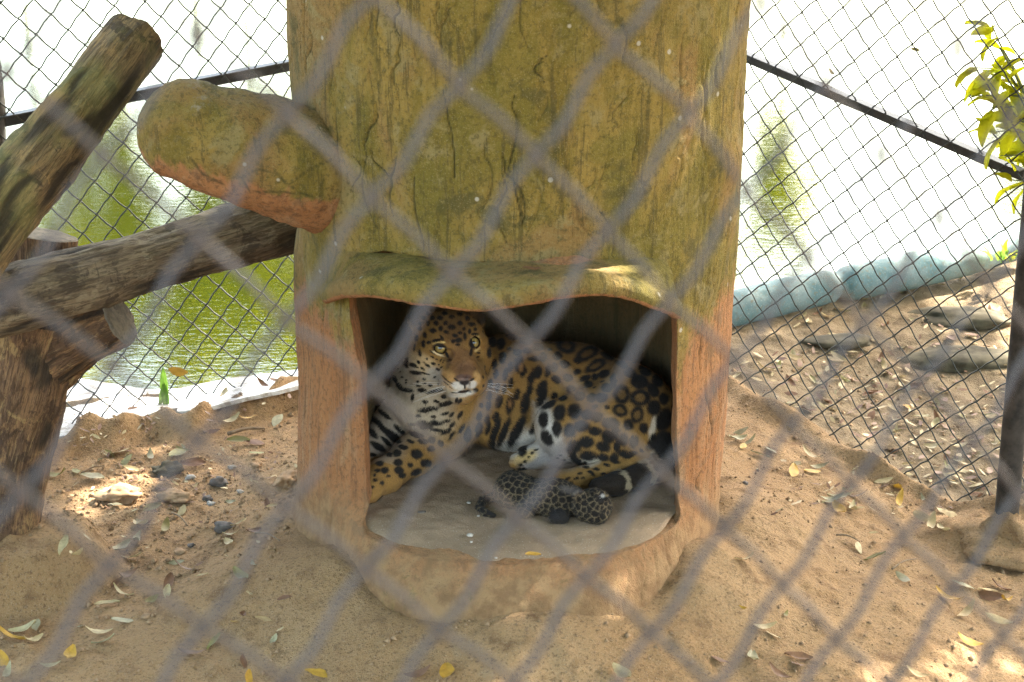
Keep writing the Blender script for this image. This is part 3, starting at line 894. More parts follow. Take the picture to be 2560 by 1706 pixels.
for nm, ctrl, radii, sd, ends in [('stem', [base_p, at_depth(20, 1130, 7.0), at_depth(60, 960, 6.95), fork], [.165, .150, .150, .165], 21, ()),
                                  ('side_limb', [at_depth(60, 930, 6.98), at_depth(140, 880, 6.93), at_depth(215, 838, 6.88), at_depth(300, 800, 6.84)], [.13, .12, .105, .095], 23, (1,)),
                                  ('upper_limb', [at_depth(95, 900, 6.96), at_depth(85, 780, 6.95), at_depth(80, 680, 6.94), at_depth(95, 585, 6.92)], [.15, .15, .145, .135], 25, (1,))]:
    me, V, mw, sides, n = make_log(nm, '', ctrl, radii, M['stump'], sd, cracks=14)
    o = link(nm, me, M['stump'], stump); o.matrix_world = mw
    for e in ends:
        f = link('sawn_end', end_face(V, (n - 1) * e, sides, np.array([1.0, 0, 0]), sd), M['cut'], o)

# ------------------------------------------------------------------ rear fence: two panels of coated chain link
M['net'] = mat_simple('black_coated_wire', (.022, .024, .018), .55, .4, 0, .35, 60)
M['iron'] = mat_simple('black_painted_iron', (.020, .021, .022), .5, .4, 0, .5, 25)
M['rusty_post'] = mat_simple('stained_dark_post', (.024, .019, .015), .75, .3, 0, .7, 14, .5)
def wire_path(points, wig=0.0): return points
def zigzag_wire(origin, u, v, n_out, w, h, rows, r, hook, curve, seed, sides=6):
    """one wire of a chain-link panel: it zigzags down, hooked round its neighbours at every bend"""
    g = random.Random(seed)
    pts = []
    for k in range(rows):
        x = 0.0 if k % 2 == 0 else w
        s = -1 if k % 2 == 0 else 1
        y = -k * h
        jx, jy = g.uniform(-.012, .012) * w * 2, g.uniform(-.012, .012) * h * 2
        c = origin + u * (x + jx) + v * (y + jy)
        # the bend itself
        pts.append(c - u * s * hook * .9 + v * hook * .8 + n_out * (-s) * r * .6)
        pts.append(c + u * s * hook * .55 + n_out * s * r * .2)
        pts.append(c - u * s * hook * .9 - v * hook * .8 + n_out * s * r * .6)
        # the run to the next bend, slightly bowed
        nx_ = (w if k % 2 == 0 else 0.0)
        m = origin + u * ((x + nx_) / 2) + v * (y - h / 2)
        pts.append(m + v * curve * (-1 if k % 2 == 0 else 1) * h + u * curve * .3 * w)
    return tube(np.array(pts), r, sides)
def rear_panel(label, p0, p1, z_fun, top, wdt, hgt, rows, r, seed, u0, u1, shear=0.0):
    t = empty('rear_fence', label, 'fence')
    p0 = np.array(p0); p1 = np.array(p1)
    u = p1 - p0; u[2] = 0; L = np.linalg.norm(u); u = u / L
    v = np.array([0, 0, 1.0]); n = np.cross(u, v)
    ua = u + np.array([0, 0, shear])
    k = 0; x = u0
    while x < u1:
        o = p0 + ua * x; o[2] = o[2] + top
        if k % 2: o = o + v * 0.0
        V, F = zigzag_wire(o, ua, v, n, wdt, hgt, rows, r, .0085, .10, seed + k)
        link('wire', fast_mesh('wire', V, F), M['net'], t)
        x += wdt; k += 1
        # neighbouring wires meet bend to bend: the next one starts one row lower
        p0 = p0 + v * (-hgt if k % 2 else hgt)
    return t, u, n
# right hand panel
RA, RB = np.array([1.08, 1.31, -.05]), np.array([1.79, .57, -.20])
ur = RB - RA; ur[2] = 0; ur /= np.linalg.norm(ur); nr_ = np.cross(ur, [0, 0, 1.0])
LA, LB = np.array([-1.79, .93, 0]), np.array([-.93, 1.51, 0])
ul = LB - LA; ul[2] = 0; ul /= np.linalg.norm(ul); nl_ = np.cross(ul, [0, 0, 1.0])
panel_r, _, _ = rear_panel('black chain link fence panel right of the trunk, above the leaf litter', (*RA[:2], 0), (*RB[:2], 0), None, 2.35, .066, .064, 42, .0030, 100, -1.31, 1.75, -.10)
panel_l, _, _ = rear_panel('black chain link fence panel left of the trunk, in front of green water', (*LA[:2], 0), (*LB[:2], 0), None, 2.35, .064, .067, 39, .0032, 300, -1.6, 2.37, .03)
def bar(p, q, wd, ht, bev=.004):
    """rectangular bar with eased edges between two points"""
    p = np.array(p, float); q = np.array(q, float)
    a = q - p; L = np.linalg.norm(a); a /= L
    s = np.cross(a, [0, 0, 1.0]); s /= np.linalg.norm(s); w_ = np.cross(s, a)
    hw, hh, b = wd / 2, ht / 2, bev
    sec = [(-hw + b, -hh), (hw - b, -hh), (hw, -hh + b), (hw, hh - b), (hw - b, hh), (-hw + b, hh), (-hw, hh - b), (-hw, -hh + b)]
    N_ = 12; V = []
    for t in np.linspace(0, 1, N_):
        c = p + a * L * t
        for x, y in sec: V.append(c + s * x + w_ * y)
    F = []
    for i in range(N_ - 1):
        for j in range(8): F.append((i * 8 + j, i * 8 + (j + 1) % 8, (i + 1) * 8 + (j + 1) % 8, (i + 1) * 8 + j))
    F.append(tuple(range(8))[::-1]); F.append(tuple(range((N_ - 1) * 8, N_ * 8)))
    return np.array(V), F
# rails lie in the plane of their panel; posts stand at the ends
ra = at_plane(1840, 132, RA - nr_ * .03, nr_); rb = at_plane(2560, 440, RA - nr_ * .03, nr_)
def stretch(a, b, p, u, s0): return a + (b - a) * ((s0 - (a - p) @ u) / ((b - a) @ u))
ra = stretch(ra, rb, RA, ur, -1.29)
V, F = bar(ra, rb, .02, .042); link('rail', fast_mesh('rail', V, F, False), M['iron'], panel_r)
V, F = bar(ra + np.array([0, 0, .023]) + nr_ * .016, rb + np.array([0, 0, .023]) + nr_ * .016, .046, .005, .001); link('rail_flange', fast_mesh('rail_flange', V, F, False), M['iron'], panel_r)
la = at_plane(-160, 336, LA - nl_ * .03, nl_); lb = at_plane(800, 150, LA - nl_ * .03, nl_)
lb = stretch(la, lb, LA, ul, 2.35)
V, F = bar(la, lb, .02, .045); link('rail', fast_mesh('rail', V, F, False), M['iron'], panel_l)
V, F = bar(la + np.array([0, 0, .024]) + nl_ * .016, lb + np.array([0, 0, .024]) + nl_ * .016, .046, .005, .001); link('rail_flange', fast_mesh('rail_flange', V, F, False), M['iron'], panel_l)
pb = drop(2512, 1345); pt = at_plane(2575, 350, pb, np.array([0, 1.0, 0]))
Vp, Fp = tube(catmull([pb - [0, 0, .15], pb + [0.0, 0, .6], [pb[0] + .005, pb[1], 1.2], [pb[0] + .01, pb[1], 2.6]], 30), .044, 20)
Vp = Vp + (fbm(Vp, 9, 3, 2) * .004)[:, None] * np.array([1, 1, 0])
link('corner_post', fast_mesh('corner_post', Vp, Fp), M['rusty_post'], panel_r)
lp = at_plane(-32, 330, LA - nl_ * .06, nl_)
Vp, Fp = tube(catmull([(lp[0], lp[1], -.2), (lp[0], lp[1], .8), (lp[0] + .01, lp[1], 1.6), (lp[0], lp[1], 2.6)], 60), .062, 20)
Vp = Vp + (fbm(Vp, 22, 4, 2) * .016)[:, None] * np.array([1, 1, 0])
link('corner_post', fast_mesh('corner_post', Vp, Fp), M['rusty_post'], panel_l)

# ------------------------------------------------------------------ white boards edging the bank on the left
t = NT('white_cement_board'); v = t.coords(); n_ = t.noise(v, 22, 5, .65)
M['board'] = t.done(t.pbr(t.mix(t.ramp(n_, .42, .66, 0, .85), (.62, .61, .59), (.27, .22, .16)), .7, t.bump(n_, .2, .004), .3))
def board(label, pxs, zs_):
    t = [at_z(px, py, z) for (px, py), z in zip(pxs, zs_)]
    n = len(t); V = np.array(t + [q - np.array([0, 0, .018]) for q in t])
    F = [tuple(range(n)), tuple(range(2 * n - 1, n - 1, -1))] + [(i, n + i, n + (i + 1) % n, (i + 1) % n) for i in range(n)]
    tag(link('edging_board', fast_mesh('edging_board', V, F, False), M['board']), label, 'board', 'boards edging the bank')
board('white cement board on the bank beside the forked log', [(120, 1098), (210, 1078), (290, 1064), (412, 1022), (500, 1018), (498, 962), (440, 972), (367, 974), (224, 950), (150, 938)], [.05, .05, .055, .06, .065, -.02, -.03, -.04, -.05, -.05])
board('white cement board on the bank next to the cement trunk', [(440, 1030), (508, 1022), (612, 994), (700, 976), (800, 950), (800, 908), (735, 925), (571, 946), (470, 966)], [.075, .08, .085, .09, .09, .0, .0, -.01, -.015])

# ------------------------------------------------------------------ rolled tarpaulin on the right bank
t = NT('woven_tarpaulin'); v = t.coords('obj')
n_ = t.noise(v, 6, 5, .6); f_ = t.noise(v, 60, 3, .6); w_ = t.voro(v, 90)
c = t.mix(t.ramp(n_, .35, .65), (.085, .150, .155), (.160, .205, .20))
c = t.mix(t.ramp(w_, .15, .35, .5, 0), c, (.26, .30, .29)); c = t.mix(t.ramp(f_, .52, .72, 0, .7), c, (.15, .115, .07))
M['tarp'] = t.done(t.pbr(c, .8, t.bump(n_, .5, .02), .25))
ctrl = [at_z(1380, 880, .02), at_z(1580, 830, .03), at_z(1760, 790, .03), at_z(1850, 770, .04), at_z(1990, 735, .05), at_z(2150, 702, .06), at_z(2300, 672, .07), at_z(2440, 640, .08), at_z(2560, 600, .09)]
path = catmull(ctrl, 120)
s_ = np.linspace(0, 1, 120)
rad = .088 + .003 * np.sin(s_ * 19) + .0015 * np.sin(s_ * 43 + 1) - .03 * np.exp(-((s_ - .58) / .010) ** 2)
rad = rad * np.minimum(1, np.minimum(s_, 1 - s_) * 60 + .02) ** .5
Vt, Ft = loft(path, rad, 48, .008, 5, 71)
Vt += (fbm(Vt, 30, 3, 5) * .006)[:, None] * np.array([0, -.6, .8])
tag(link('tarpaulin_roll', fast_mesh('tarpaulin_roll', Vt, Ft), M['tarp']), 'rolled blue green woven tarpaulin lying along the pond bank', 'tarpaulin')

# ------------------------------------------------------------------ rocks beyond the right fence
M['rock'] = mat_simple('mossy_rock', (.055, .046, .028), .95, .2, 0, .45, 12, .7)
M['stone'] = mat_simple('pale_stone', (.32, .29, .25), .9, .25, 0, .3, 40, .5)
M['dark_stone'] = mat_simple('dark_stone', (.085, .070, .058), .8, .3, 0, .35, 40, .5)
M['clay'] = mat_simple('clay_clod', (.27, .175, .10), .95, .15, 0, .3, 30, .6)
def rock_mesh(name, seed, dims, amp=.22, sub=4, sharp=2.2):
    bm = bmesh.new(); bmesh.ops.create_icosphere(bm, subdivisions=sub, radius=1)
    P = np.array([v.co[:] for v in bm.verts])
    d = 1 + amp * fbm(P, sharp * .6, 4, seed) * 1.6 + .06 * fbm(P, 6, 3, seed + 1)
    P = P * d[:, None]; P = P * np.array(dims)
    for v, q in zip(bm.verts, P): v.co = q
    me = bpy.data.meshes.new(name); bm.to_mesh(me); bm.free()
    me.polygons.foreach_set('use_smooth', np.ones(len(me.polygons), bool))
    return me
for lab, px, py, dims, rz, sd in [('long mossy rock with leaves under the end of the tarpaulin', 2390, 800, (.27, .13, .055), -.1, 3), ('low grey rock beside the corner post', 2400, 905, (.31, .14, .055), .05, 6), ('flat mossy rock half sunk in leaf litter below the tarpaulin', 2090, 858, (.17, .09, .032), .2, 9)]:
    q = drop(px, py); o = link('rock', rock_mesh('rock', sd, dims), M['rock']); o.location = q + [0, 0, dims[2] * .1]; o.rotation_euler[2] = rz
    tag(o, lab, 'rock', 'rocks beyond the rear fence')
o = link('footing', rock_mesh('footing', 31, (.12, .11, .12), .35, 4, 2.4), M['soil'], panel_r); o.location = pb + [.0, 0, -.01]
set_attr(o.data, 'mould', np.full(len(o.data.vertices), .35))
o = link('footing', rock_mesh('footing', 33, (.20, .16, .07), .35, 4, 2.4), M['soil'], panel_r); o.location = pb + [.02, -.03, -.01]
set_attr(o.data, 'mould', np.full(len(o.data.vertices), .1))

# ------------------------------------------------------------------ animals: smooth bodies grown from a distance field
class Field:
    def __init__(s, xs, ys, zs):
        s.xs, s.ys, s.zs = xs, ys, zs
        s.f = np.full((len(xs), len(ys), len(zs)), .5, np.float32)
    def block(s, lo, hi):
        sl = []
        for a, l, h in zip((s.xs, s.ys, s.zs), lo, hi):
            sl.append(slice(max(0, np.searchsorted(a, l) - 1), min(len(a), np.searchsorted(a, h) + 1)))
        X, Y, Z = np.meshgrid(s.xs[sl[0]], s.ys[sl[1]], s.zs[sl[2]], indexing='ij')
        return tuple(sl), np.stack([X, Y, Z], -1).astype(np.float32)
    def union(s, sl, d, k):
        a = s.f[sl]
        h = np.clip(.5 + .5 * (a - d) / k, 0, 1)
        s.f[sl] = a * (1 - h) + d * h - k * h * (1 - h)
    def cut(s, sl, d, k):
        a = s.f[sl]
        h = np.clip(.5 - .5 * (a + d) / k, 0, 1)
        s.f[sl] = a * (1 - h) + (-d) * h + k * h * (1 - h)
    def cone(s, p, q, r1, r2, k=.03, cut=False):
        p = np.array(p, float); q = np.array(q, float); m = max(r1, r2) + k + .03
        sl, P = s.block(np.minimum(p, q) - m, np.maximum(p, q) + m)
        if min(P.shape[:3]) == 0: return
        d = q - p; u = np.clip(((P - p) @ d) / (d @ d + 1e-12), 0, 1)
        dist = np.linalg.norm(P - p - u[..., None] * d, axis=-1) - (r1 + (r2 - r1) * u)
        (s.cut if cut else s.union)(sl, dist.astype(np.float32), k)
    def chain(s, pts, rs, k=.03):
        for a, b, r1, r2 in zip(pts[:-1], pts[1:], rs[:-1], rs[1:]): s.cone(a, b, r1, r2, k)
    def ell(s, c, rad, axes=None, k=.03, cut=False):
        c = np.array(c, float); rad = np.array(rad, float); m = rad.max() + k + .03
        sl, P = s.block(c - m, c + m)
        if min(P.shape[:3]) == 0: return
        q = P - c
        if axes is not None: q = q @ np.asarray(axes).T.astype(np.float32)      # rows of axes are the local axes
        k0 = np.linalg.norm(q / rad, axis=-1); k1 = np.linalg.norm(q / rad ** 2, axis=-1) + 1e-9
        d = k0 * (k0 - 1) / k1
        (s.cut if cut else s.union)(sl, d.astype(np.float32), k)
    def mesh(s):
        f = s.f; S = f < 0
        n = S[:-1, :-1, :-1].astype(np.int8)
        tot = np.zeros(n.shape, np.int8)
        for a in (0, 1):
            for b in (0, 1):
                for c in (0, 1): tot += S[a:a + n.shape[0], b:b + n.shape[1], c:c + n.shape[2]]
        act = (tot > 0) & (tot < 8)
        I = np.stack(np.nonzero(act), -1)
        ids = np.full(n.shape, -1, np.int64); ids[act] = np.arange(len(I))
        acc = np.zeros((len(I), 3)); cnt = np.zeros(len(I))
        ax = (s.xs, s.ys, s.zs)
        corners = [(a, b, c) for a in (0, 1) for b in (0, 1) for c in (0, 1)]
        for A in corners:
            for d in range(3):
                if A[d]: continue
                B = list(A); B[d] = 1
                va = f[I[:, 0] + A[0], I[:, 1] + A[1], I[:, 2] + A[2]]; vb = f[I[:, 0] + B[0], I[:, 1] + B[1], I[:, 2] + B[2]]
                m = (va < 0) != (vb < 0)
                t = np.where(m, va / (va - vb + 1e-12), 0)
                for e in range(3):
                    ca = ax[e][I[:, e] + A[e]]; cb = ax[e][I[:, e] + B[e]]
                    acc[:, e] += np.where(m, ca + (cb - ca) * t, 0)
                cnt += m
        V = acc / cnt[:, None]
        Q = []
        for d in range(3):
            sa = [slice(None)] * 3; sb = [slice(None)] * 3; sa[d] = slice(None, -1); sb[d] = slice(1, None)
            cr = S[tuple(sa)] != S[tuple(sb)]
            J = np.stack(np.nonzero(cr), -1)
            o1, o2 = [(1, 2), (2, 0), (0, 1)][d]
            ok = (J[:, o1] > 0) & (J[:, o2] > 0) & (J[:, o1] < n.shape[o1]) & (J[:, o2] < n.shape[o2])
            J = J[ok]
            def cid(a, b):
                K = J.copy(); K[:, o1] -= a; K[:, o2] -= b; return ids[K[:, 0], K[:, 1], K[:, 2]]
            q = np.stack([cid(1, 1), cid(0, 1), cid(0, 0), cid(1, 0)], -1)
            flip = ~S[J[:, 0], J[:, 1], J[:, 2]]
            q[flip] = q[flip][:, ::-1]
            Q.append(q)
        return V, np.concatenate(Q)
def taubin(V, F, it=4, keep=None):
    E = np.concatenate([F[:, [0, 1]], F[:, [1, 2]], F[:, [2, 3]], F[:, [3, 0]]])
    n = len(V); deg = np.bincount(E[:, 0], minlength=n) + np.bincount(E[:, 1], minlength=n)
    for i in range(it):
        for lam in (.5, -.52):
            a = np.zeros_like(V)
            for e in range(3):
                a[:, e] = np.bincount(E[:, 0], V[E[:, 1], e], n) + np.bincount(E[:, 1], V[E[:, 0], e], n)
            V = V + lam * (a / np.maximum(deg, 1)[:, None] - V)
    return V
def vnormals(V, F):
    N = np.cross(V[F[:, 2]] - V[F[:, 0]], V[F[:, 3]] - V[F[:, 1]])
    out = np.zeros_like(V)
    for k in range(4):
        for e in range(3): out[:, e] += np.bincount(F[:, k], N[:, e], len(V))
    return out / (np.linalg.norm(out, axis=1)[:, None] + 1e-12)
def graded(lo, hi, coarse, fl, fh, fine):
    a = list(np.arange(lo, fl, coarse)) + list(np.arange(fl, fh, fine)) + list(np.arange(fh, hi, coarse))
    return np.array(a)

class Painter:
    """lays coat markings on a body: each mark is centred on a point of its surface"""
    def __init__(s, V, F, base):
        s.V = V; s.N = vnormals(V, F); s.c = np.array(base, float) if np.ndim(base) == 2 else np.tile(np.array(base, float), (len(V), 1))
        s.px, s.py = proj(V)
        s.bvh = BVHTree.FromPolygons([tuple(v) for v in V], [tuple(f) for f in F.tolist()])
        s.wob = fbm(V, 55, 3, 77); s.wob2 = fbm(V, 55, 3, 99)
        s.vis = (s.N @ -_fw) > .05
    def mark(s, x, y, rx, ry, ang, col, soft=.25, op=1.0, ring=None, wob=3.0, front=True):
        r = ray(x, y); hit = s.bvh.ray_cast(Vector(CAM), Vector(r / np.linalg.norm(r)))
        if hit[0] is None: return False
        c = np.array(hit[0]); m = max(rx, ry) / 720. * 2.2 + .012
        sel = np.nonzero((np.abs(s.V - c).max(1) < m) & s.vis)[0]
        a = R(ang); dx = s.px[sel] - x + wob * s.wob[sel]; dy = s.py[sel] - y + wob * s.wob2[sel]
        u = (dx * math.cos(a) + dy * math.sin(a)) / rx; v = (-dx * math.sin(a) + dy * math.cos(a)) / ry
        d = np.sqrt(u * u + v * v)
        w = op * (1 - sstep(1 - soft, 1 + soft, d))
        if ring: w = w * (1 - ring * (1 - sstep(.32, .60, d)))
        s.c[sel] += (np.array(col) - s.c[sel]) * w[:, None]
        return True
BLACK = (.012, .010, .009)
def voronoi_marks(V, n, seed, mask=None):
    """distance to the nearest two of n points scattered over the surface"""
    g = np.random.default_rng(seed)
    pts = V[g.choice(len(V), n, replace=False)]
    for _ in range(3):
        d1, i1, d2 = nearest2(V, pts)
        for e in range(3):
            s = np.bincount(i1, V[:, e], n); c = np.bincount(i1, minlength=n); pts[:, e] = s / np.maximum(c, 1)
    return nearest2(V, pts)
def nearest2(V, pts):
    d1 = np.full(len(V), 9.0); d2 = d1.copy(); i1 = np.zeros(len(V), int)
    for k, p in enumerate(pts):
        d = np.sqrt(((V - p) ** 2).sum(1))
        m = d < d1
        d2 = np.where(m, d1, np.minimum(d2, d)); i1[m] = k; d1 = np.where(m, d, d1)
    return d1, i1, d2

# ---- the jaguar
HS = 1.16                                     # head scale
HC = np.array([-.215, -.055, .700])
yaw, pit, rol = R(20), R(2), R(-7)
hf = np.array([math.sin(yaw) * math.cos(pit), -math.cos(yaw) * math.cos(pit), math.sin(pit)])
hr = np.cross(hf, [0, 0, 1.0]); hr /= np.linalg.norm(hr); hr = -hr            # towards the viewer's right
hu = np.cross(hf, hr); hu = hu if hu[2] > 0 else -hu
hr, hu = hr * math.cos(rol) - hu * math.sin(rol) * -1, hu * math.cos(rol) + hr * math.sin(rol) * -1
hr /= np.linalg.norm(hr); hu = hu - hr * (hu @ hr); hu /= np.linalg.norm(hu)
HA = np.stack([hr, hf, hu])
def hp(x, y, z): return HC + HS * (hr * x + hf * y + hu * z)
FD = Field(graded(-.66, .66, .006, -.40, -.02, .0034), graded(-.60, .46, .006, -.34, -.02, .0034), graded(.27, .88, .006, .54, .86, .0034))
fl = FLOOR + .012
# trunk of the body, curled round to the right
FD.ell((-.02, .175, .475), (.225, .175, .195), k=.05)
FD.ell((.20, .165, .465), (.22, .165, .180), k=.05)
FD.ell((.40, .03, .450), (.155, .19, .165), k=.06)
FD.ell((.455, -.09, .420), (.10, .12, .125), k=.05)
FD.ell((-.25, .075, .470), (.155, .150, .185), k=.06)
FD.ell((-.17, .10, .53), (.13, .13, .14), k=.06)
FD.ell((.06, .06, .36), (.20, .10, .085), k=.05)             # slack belly
# neck and throat
FD.cone((-.27, .06, .52), HC + hf * -.05 + np.array([0, 0, -.03]), .155, .118, k=.06)
FD.cone((-.31, -.01, .47), hp(-.02, .01, -.07), .105, .075, k=.05)
# near foreleg
FD.chain([(-.17, .03, .47), (-.235, -.03, .375), (-.34, -.16, .350), (-.435, -.315, .335), (-.475, -.40, fl + .040)], [.105, .082, .066, .055, .048], k=.04)
FD.ell((-.492, -.435, fl + .036), (.050, .060, .036), k=.03)
# far foreleg, in the left corner
FD.chain([(-.33, .08, .46), (-.41, .03, .39), (-.48, -.10, .345), (-.535, -.25, .325)], [.10, .080, .060, .050], k=.03)
# upper hind leg
FD.cone((.425, -.05, .465), (.175, -.115, .440), .150, .098, k=.035)
FD.ell((.33, -.145, .425), (.135, .10, .125), k=.04)
FD.cone((.195, -.150, .415), (.43, -.225, .345), .090, .050, k=.03)
FD.chain([(.445, -.225, .335), (.33, -.270, fl + .042), (.23, -.312, fl + .036), (.175, -.335, fl + .034)], [.045, .040, .038, .040], k=.02)
for t, (dx, dy) in enumerate([(-.028, -.010), (-.034, -.028), (-.026, -.042), (-.004, -.046)]):
    FD.ell((.165 + dx, -.325 + dy, fl + .020), (.024, .017, .019), k=.010)
# lower hind leg
FD.chain([(.33, -.06, .37), (.20, -.115, fl + .052), (.10, -.13, fl + .042), (.05, -.140, fl + .038)], [.085, .055, .042, .044], k=.03)
for t, (dx, dz) in enumerate([(-.03, .030), (-.036, .008), (-.022, -.012), (-.01, .04)]):
    FD.ell((.045 + dx, -.165 - .012 * (t % 2), fl + .030 + dz * .7), (.020, .020, .016), k=.010)
# tail: from the rump round to the front
FD.chain([(.50, -.13, .41), (.525, -.205, .365), (.505, -.27, fl + .05), (.43, -.315, fl + .040), (.35, -.362, fl + .036), (.29, -.392, fl + .036)], [.055, .042, .040, .039, .037, .033], k=.02)
# head
K = HS
def he(c, r, k=.02, cut=False): FD.ell(hp(*c), np.array(r) * K, HA, k * K, cut)
def hcn(a, b, r1, r2, k=.02, cut=False): FD.cone(hp(*a), hp(*b), r1 * K, r2 * K, k * K, cut)
he((0, -.01, .012), (.108, .118, .100), .04)
he((0, .03, .045), (.080, .085, .062), .03)
for s in (-1, 1):
    he((s * .068, .018, -.040), (.052, .062, .056), .04)
    he((s * .050, .080, .048), (.034, .030, .020), .025)
    he((s * .031, .150, -.058), (.036, .042, .032), .018)
    he((s * .075, .045, .0), (.030, .04, .03), .03)
    hcn((s * .040, .075, -.01), (s * .026, .15, -.045), .040, .034, .03)
hcn((0, .07, .040), (0, .158, -.004), .036, .030, .025)
hcn((0, .06, -.02), (0, .150, -.045), .060, .046, .03)
he((0, .186, -.022), (.030, .016, .018), .014)
he((0, .145, -.094), (.034, .034, .022), .012)
hcn((0, .02, -.085), (0, .13, -.090), .060, .034, .03)
for s in (-1, 1):
    he((s * .050, .118, .020), (.0205, .022, .0165), .010, True)
    hcn((s * .032, .125, .006), (s * .022, .145, -.004), .006, .004, .010, True)
    he((s * .086, -.055, .078), (.036, .022, .036), .018)
    he((s * .090, -.035, .084), (.022, .014, .022), .010, True)
    he((s * .012, .200, -.028), (.006, .008, .005), .006, True)
hcn((-.045, .165, -.080), (0, .192, -.070), .0035, .0035, .006, True)
hcn((.045, .165, -.080), (0, .192, -.070), .0035, .0035, .006, True)
hcn((0, .196, -.040), (0, .196, -.070), .003, .003, .006, True)
VJ, FJ = FD.mesh()
VJ = taubin(VJ, FJ, 5)
NJ = vnormals(VJ, FJ)
VJ = VJ + NJ * (.0022 * fbm(VJ, 30, 3, 41) + .0012 * fbm(VJ, 110, 2, 43))[:, None]
VJ[:, 2] = np.maximum(VJ[:, 2], FLOOR + .004)
TAN = np.array((.275, .150, .042)); PALE = np.array((.46, .385, .28)); WHITE = np.array((.53, .49, .43))
base = np.tile(TAN, (len(VJ), 1))
base *= (1 + .16 * fbm(VJ, 9, 3, 5))[:, None]
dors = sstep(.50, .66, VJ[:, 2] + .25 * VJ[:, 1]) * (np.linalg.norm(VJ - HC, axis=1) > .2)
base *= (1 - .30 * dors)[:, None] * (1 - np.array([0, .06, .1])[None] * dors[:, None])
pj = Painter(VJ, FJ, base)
ear = np.zeros(len(VJ))
for s_e in (-1, 1): ear = np.maximum(ear, sstep(.055, .035, np.linalg.norm(VJ - hp(s_e * .090, -.05, .095), axis=1)))
pj.c += (np.array((.030, .022, .016)) - pj.c) * ear[:, None]
# hidden sides carry rosettes of the same kind
d1, i1, d2 = voronoi_marks(VJ, 620, 5)
ros = sstep(.021, .015, d1 + .003 * pj.wob)
hid = ~(((NJ @ -_fw) > .12))
pj.c[hid] += (np.array(BLACK) - pj.c[hid]) * ros[hid][:, None]
def c1(x, y): return 860 + x / 2.376, 700 + y / 2.376
def c2(x, y): return 940 + x / 5.808, 750 + y / 5.808
def m1(x, y, rx, ry, ang=0, col=BLACK, **k):
    e = 1.16 if col is BLACK else 1.0
    pj.mark(*c1(x, y), rx * e / 2.376, ry * e / 2.376, ang, col, **k)
def m2(x, y, rx, ry, ang=0, col=BLACK, **k): pj.mark(*c2(x, y), rx / 5.808, ry / 5.808, ang, col, **dict(dict(wob=1.0), **k))
# pale parts of the coat
for a in [(330, 640, 160, 150, 20), (430, 800, 210, 130, 10), (360, 560, 110, 120, 0), (520, 700, 180, 70, -10)]: m1(*a, col=PALE, soft=.5, op=.9)
for a in [(1080, 970, 130, 80, -20), (870, 1000, 170, 35, 0), (1010, 1010, 120, 40, 10), (1185, 830, 55, 130, -8), (1235, 900, 50, 100, -20)]: m1(*a, col=WHITE, soft=.6, op=.85, wob=7)
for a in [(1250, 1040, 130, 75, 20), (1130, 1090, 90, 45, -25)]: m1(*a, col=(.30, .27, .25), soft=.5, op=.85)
for a in [(1835, 870, 18, 70, 15), (1460, 1080, 60, 30, -10)]: m1(*a, col=(.72, .62, .48), soft=.5, op=.8)
m1(230, 930, 130, 160, 0, col=(.40, .33, .26), soft=.5, op=.8)
m1(1080, 1050, 70, 35, -20, col=(.55, .38, .16), soft=.5)
# flank
for a in [(1035, 500, 24, 46, 8), (1062, 540, 18, 34, 8), (1130, 470, 36, 15, 0), (1110, 585, 17, 52, 14), (1150, 550, 22, 36, 12), (1210, 540, 18, 36, 16), (958, 560, 14, 34, 10), (990, 612, 15, 30, 10), (1025, 680, 18, 30, 10), (952, 650, 13, 28, 10), (918, 725, 20, 38, 14), (985, 745, 22, 52, 12), (1075, 735, 25, 58, 10), (1100, 655, 17, 36, 14), (1172, 640, 24, 48, 28), (855, 745, 13, 28, 10), (900, 815, 17, 28, 14), (850, 830, 14, 28, 10), (803, 812, 14, 24, 12), (1030, 430, 24, 18, 0), (985, 520, 14, 26, 10), (1090, 420, 26, 16, 0), (1180, 460, 20, 24, 0),
          (735, 920, 19, 44, 6), (800, 888, 17, 42, 10), (852, 885, 14, 36, 14), (893, 905, 19, 84, 20), (948, 905, 20, 88, 22), (1025, 900, 26, 100, 28), (765, 992, 32, 18, -40), (832, 990, 17, 32, 0), (880, 985, 16, 28, 10), (1060, 1000, 24, 46, 8), (1125, 880, 14, 40, 25)]:
    m1(*a)
for a in [(1052, 520, 12, 26, 8), (985, 735, 8, 26, 12)]: m1(*a, col=(.25, .12, .04), soft=.5)
# fold and inner thigh
for a in [(1175, 700, 22, 60, 30), (1186, 830, 26, 46, 0), (1280, 790, 34, 46, 10), (1265, 885, 26, 42, 0), (1205, 935, 30, 46, -30), (1215, 740, 44, 20, -30), (1252, 690, 18, 22, 0), (1300, 700, 24, 18, 0)]: m1(*a)
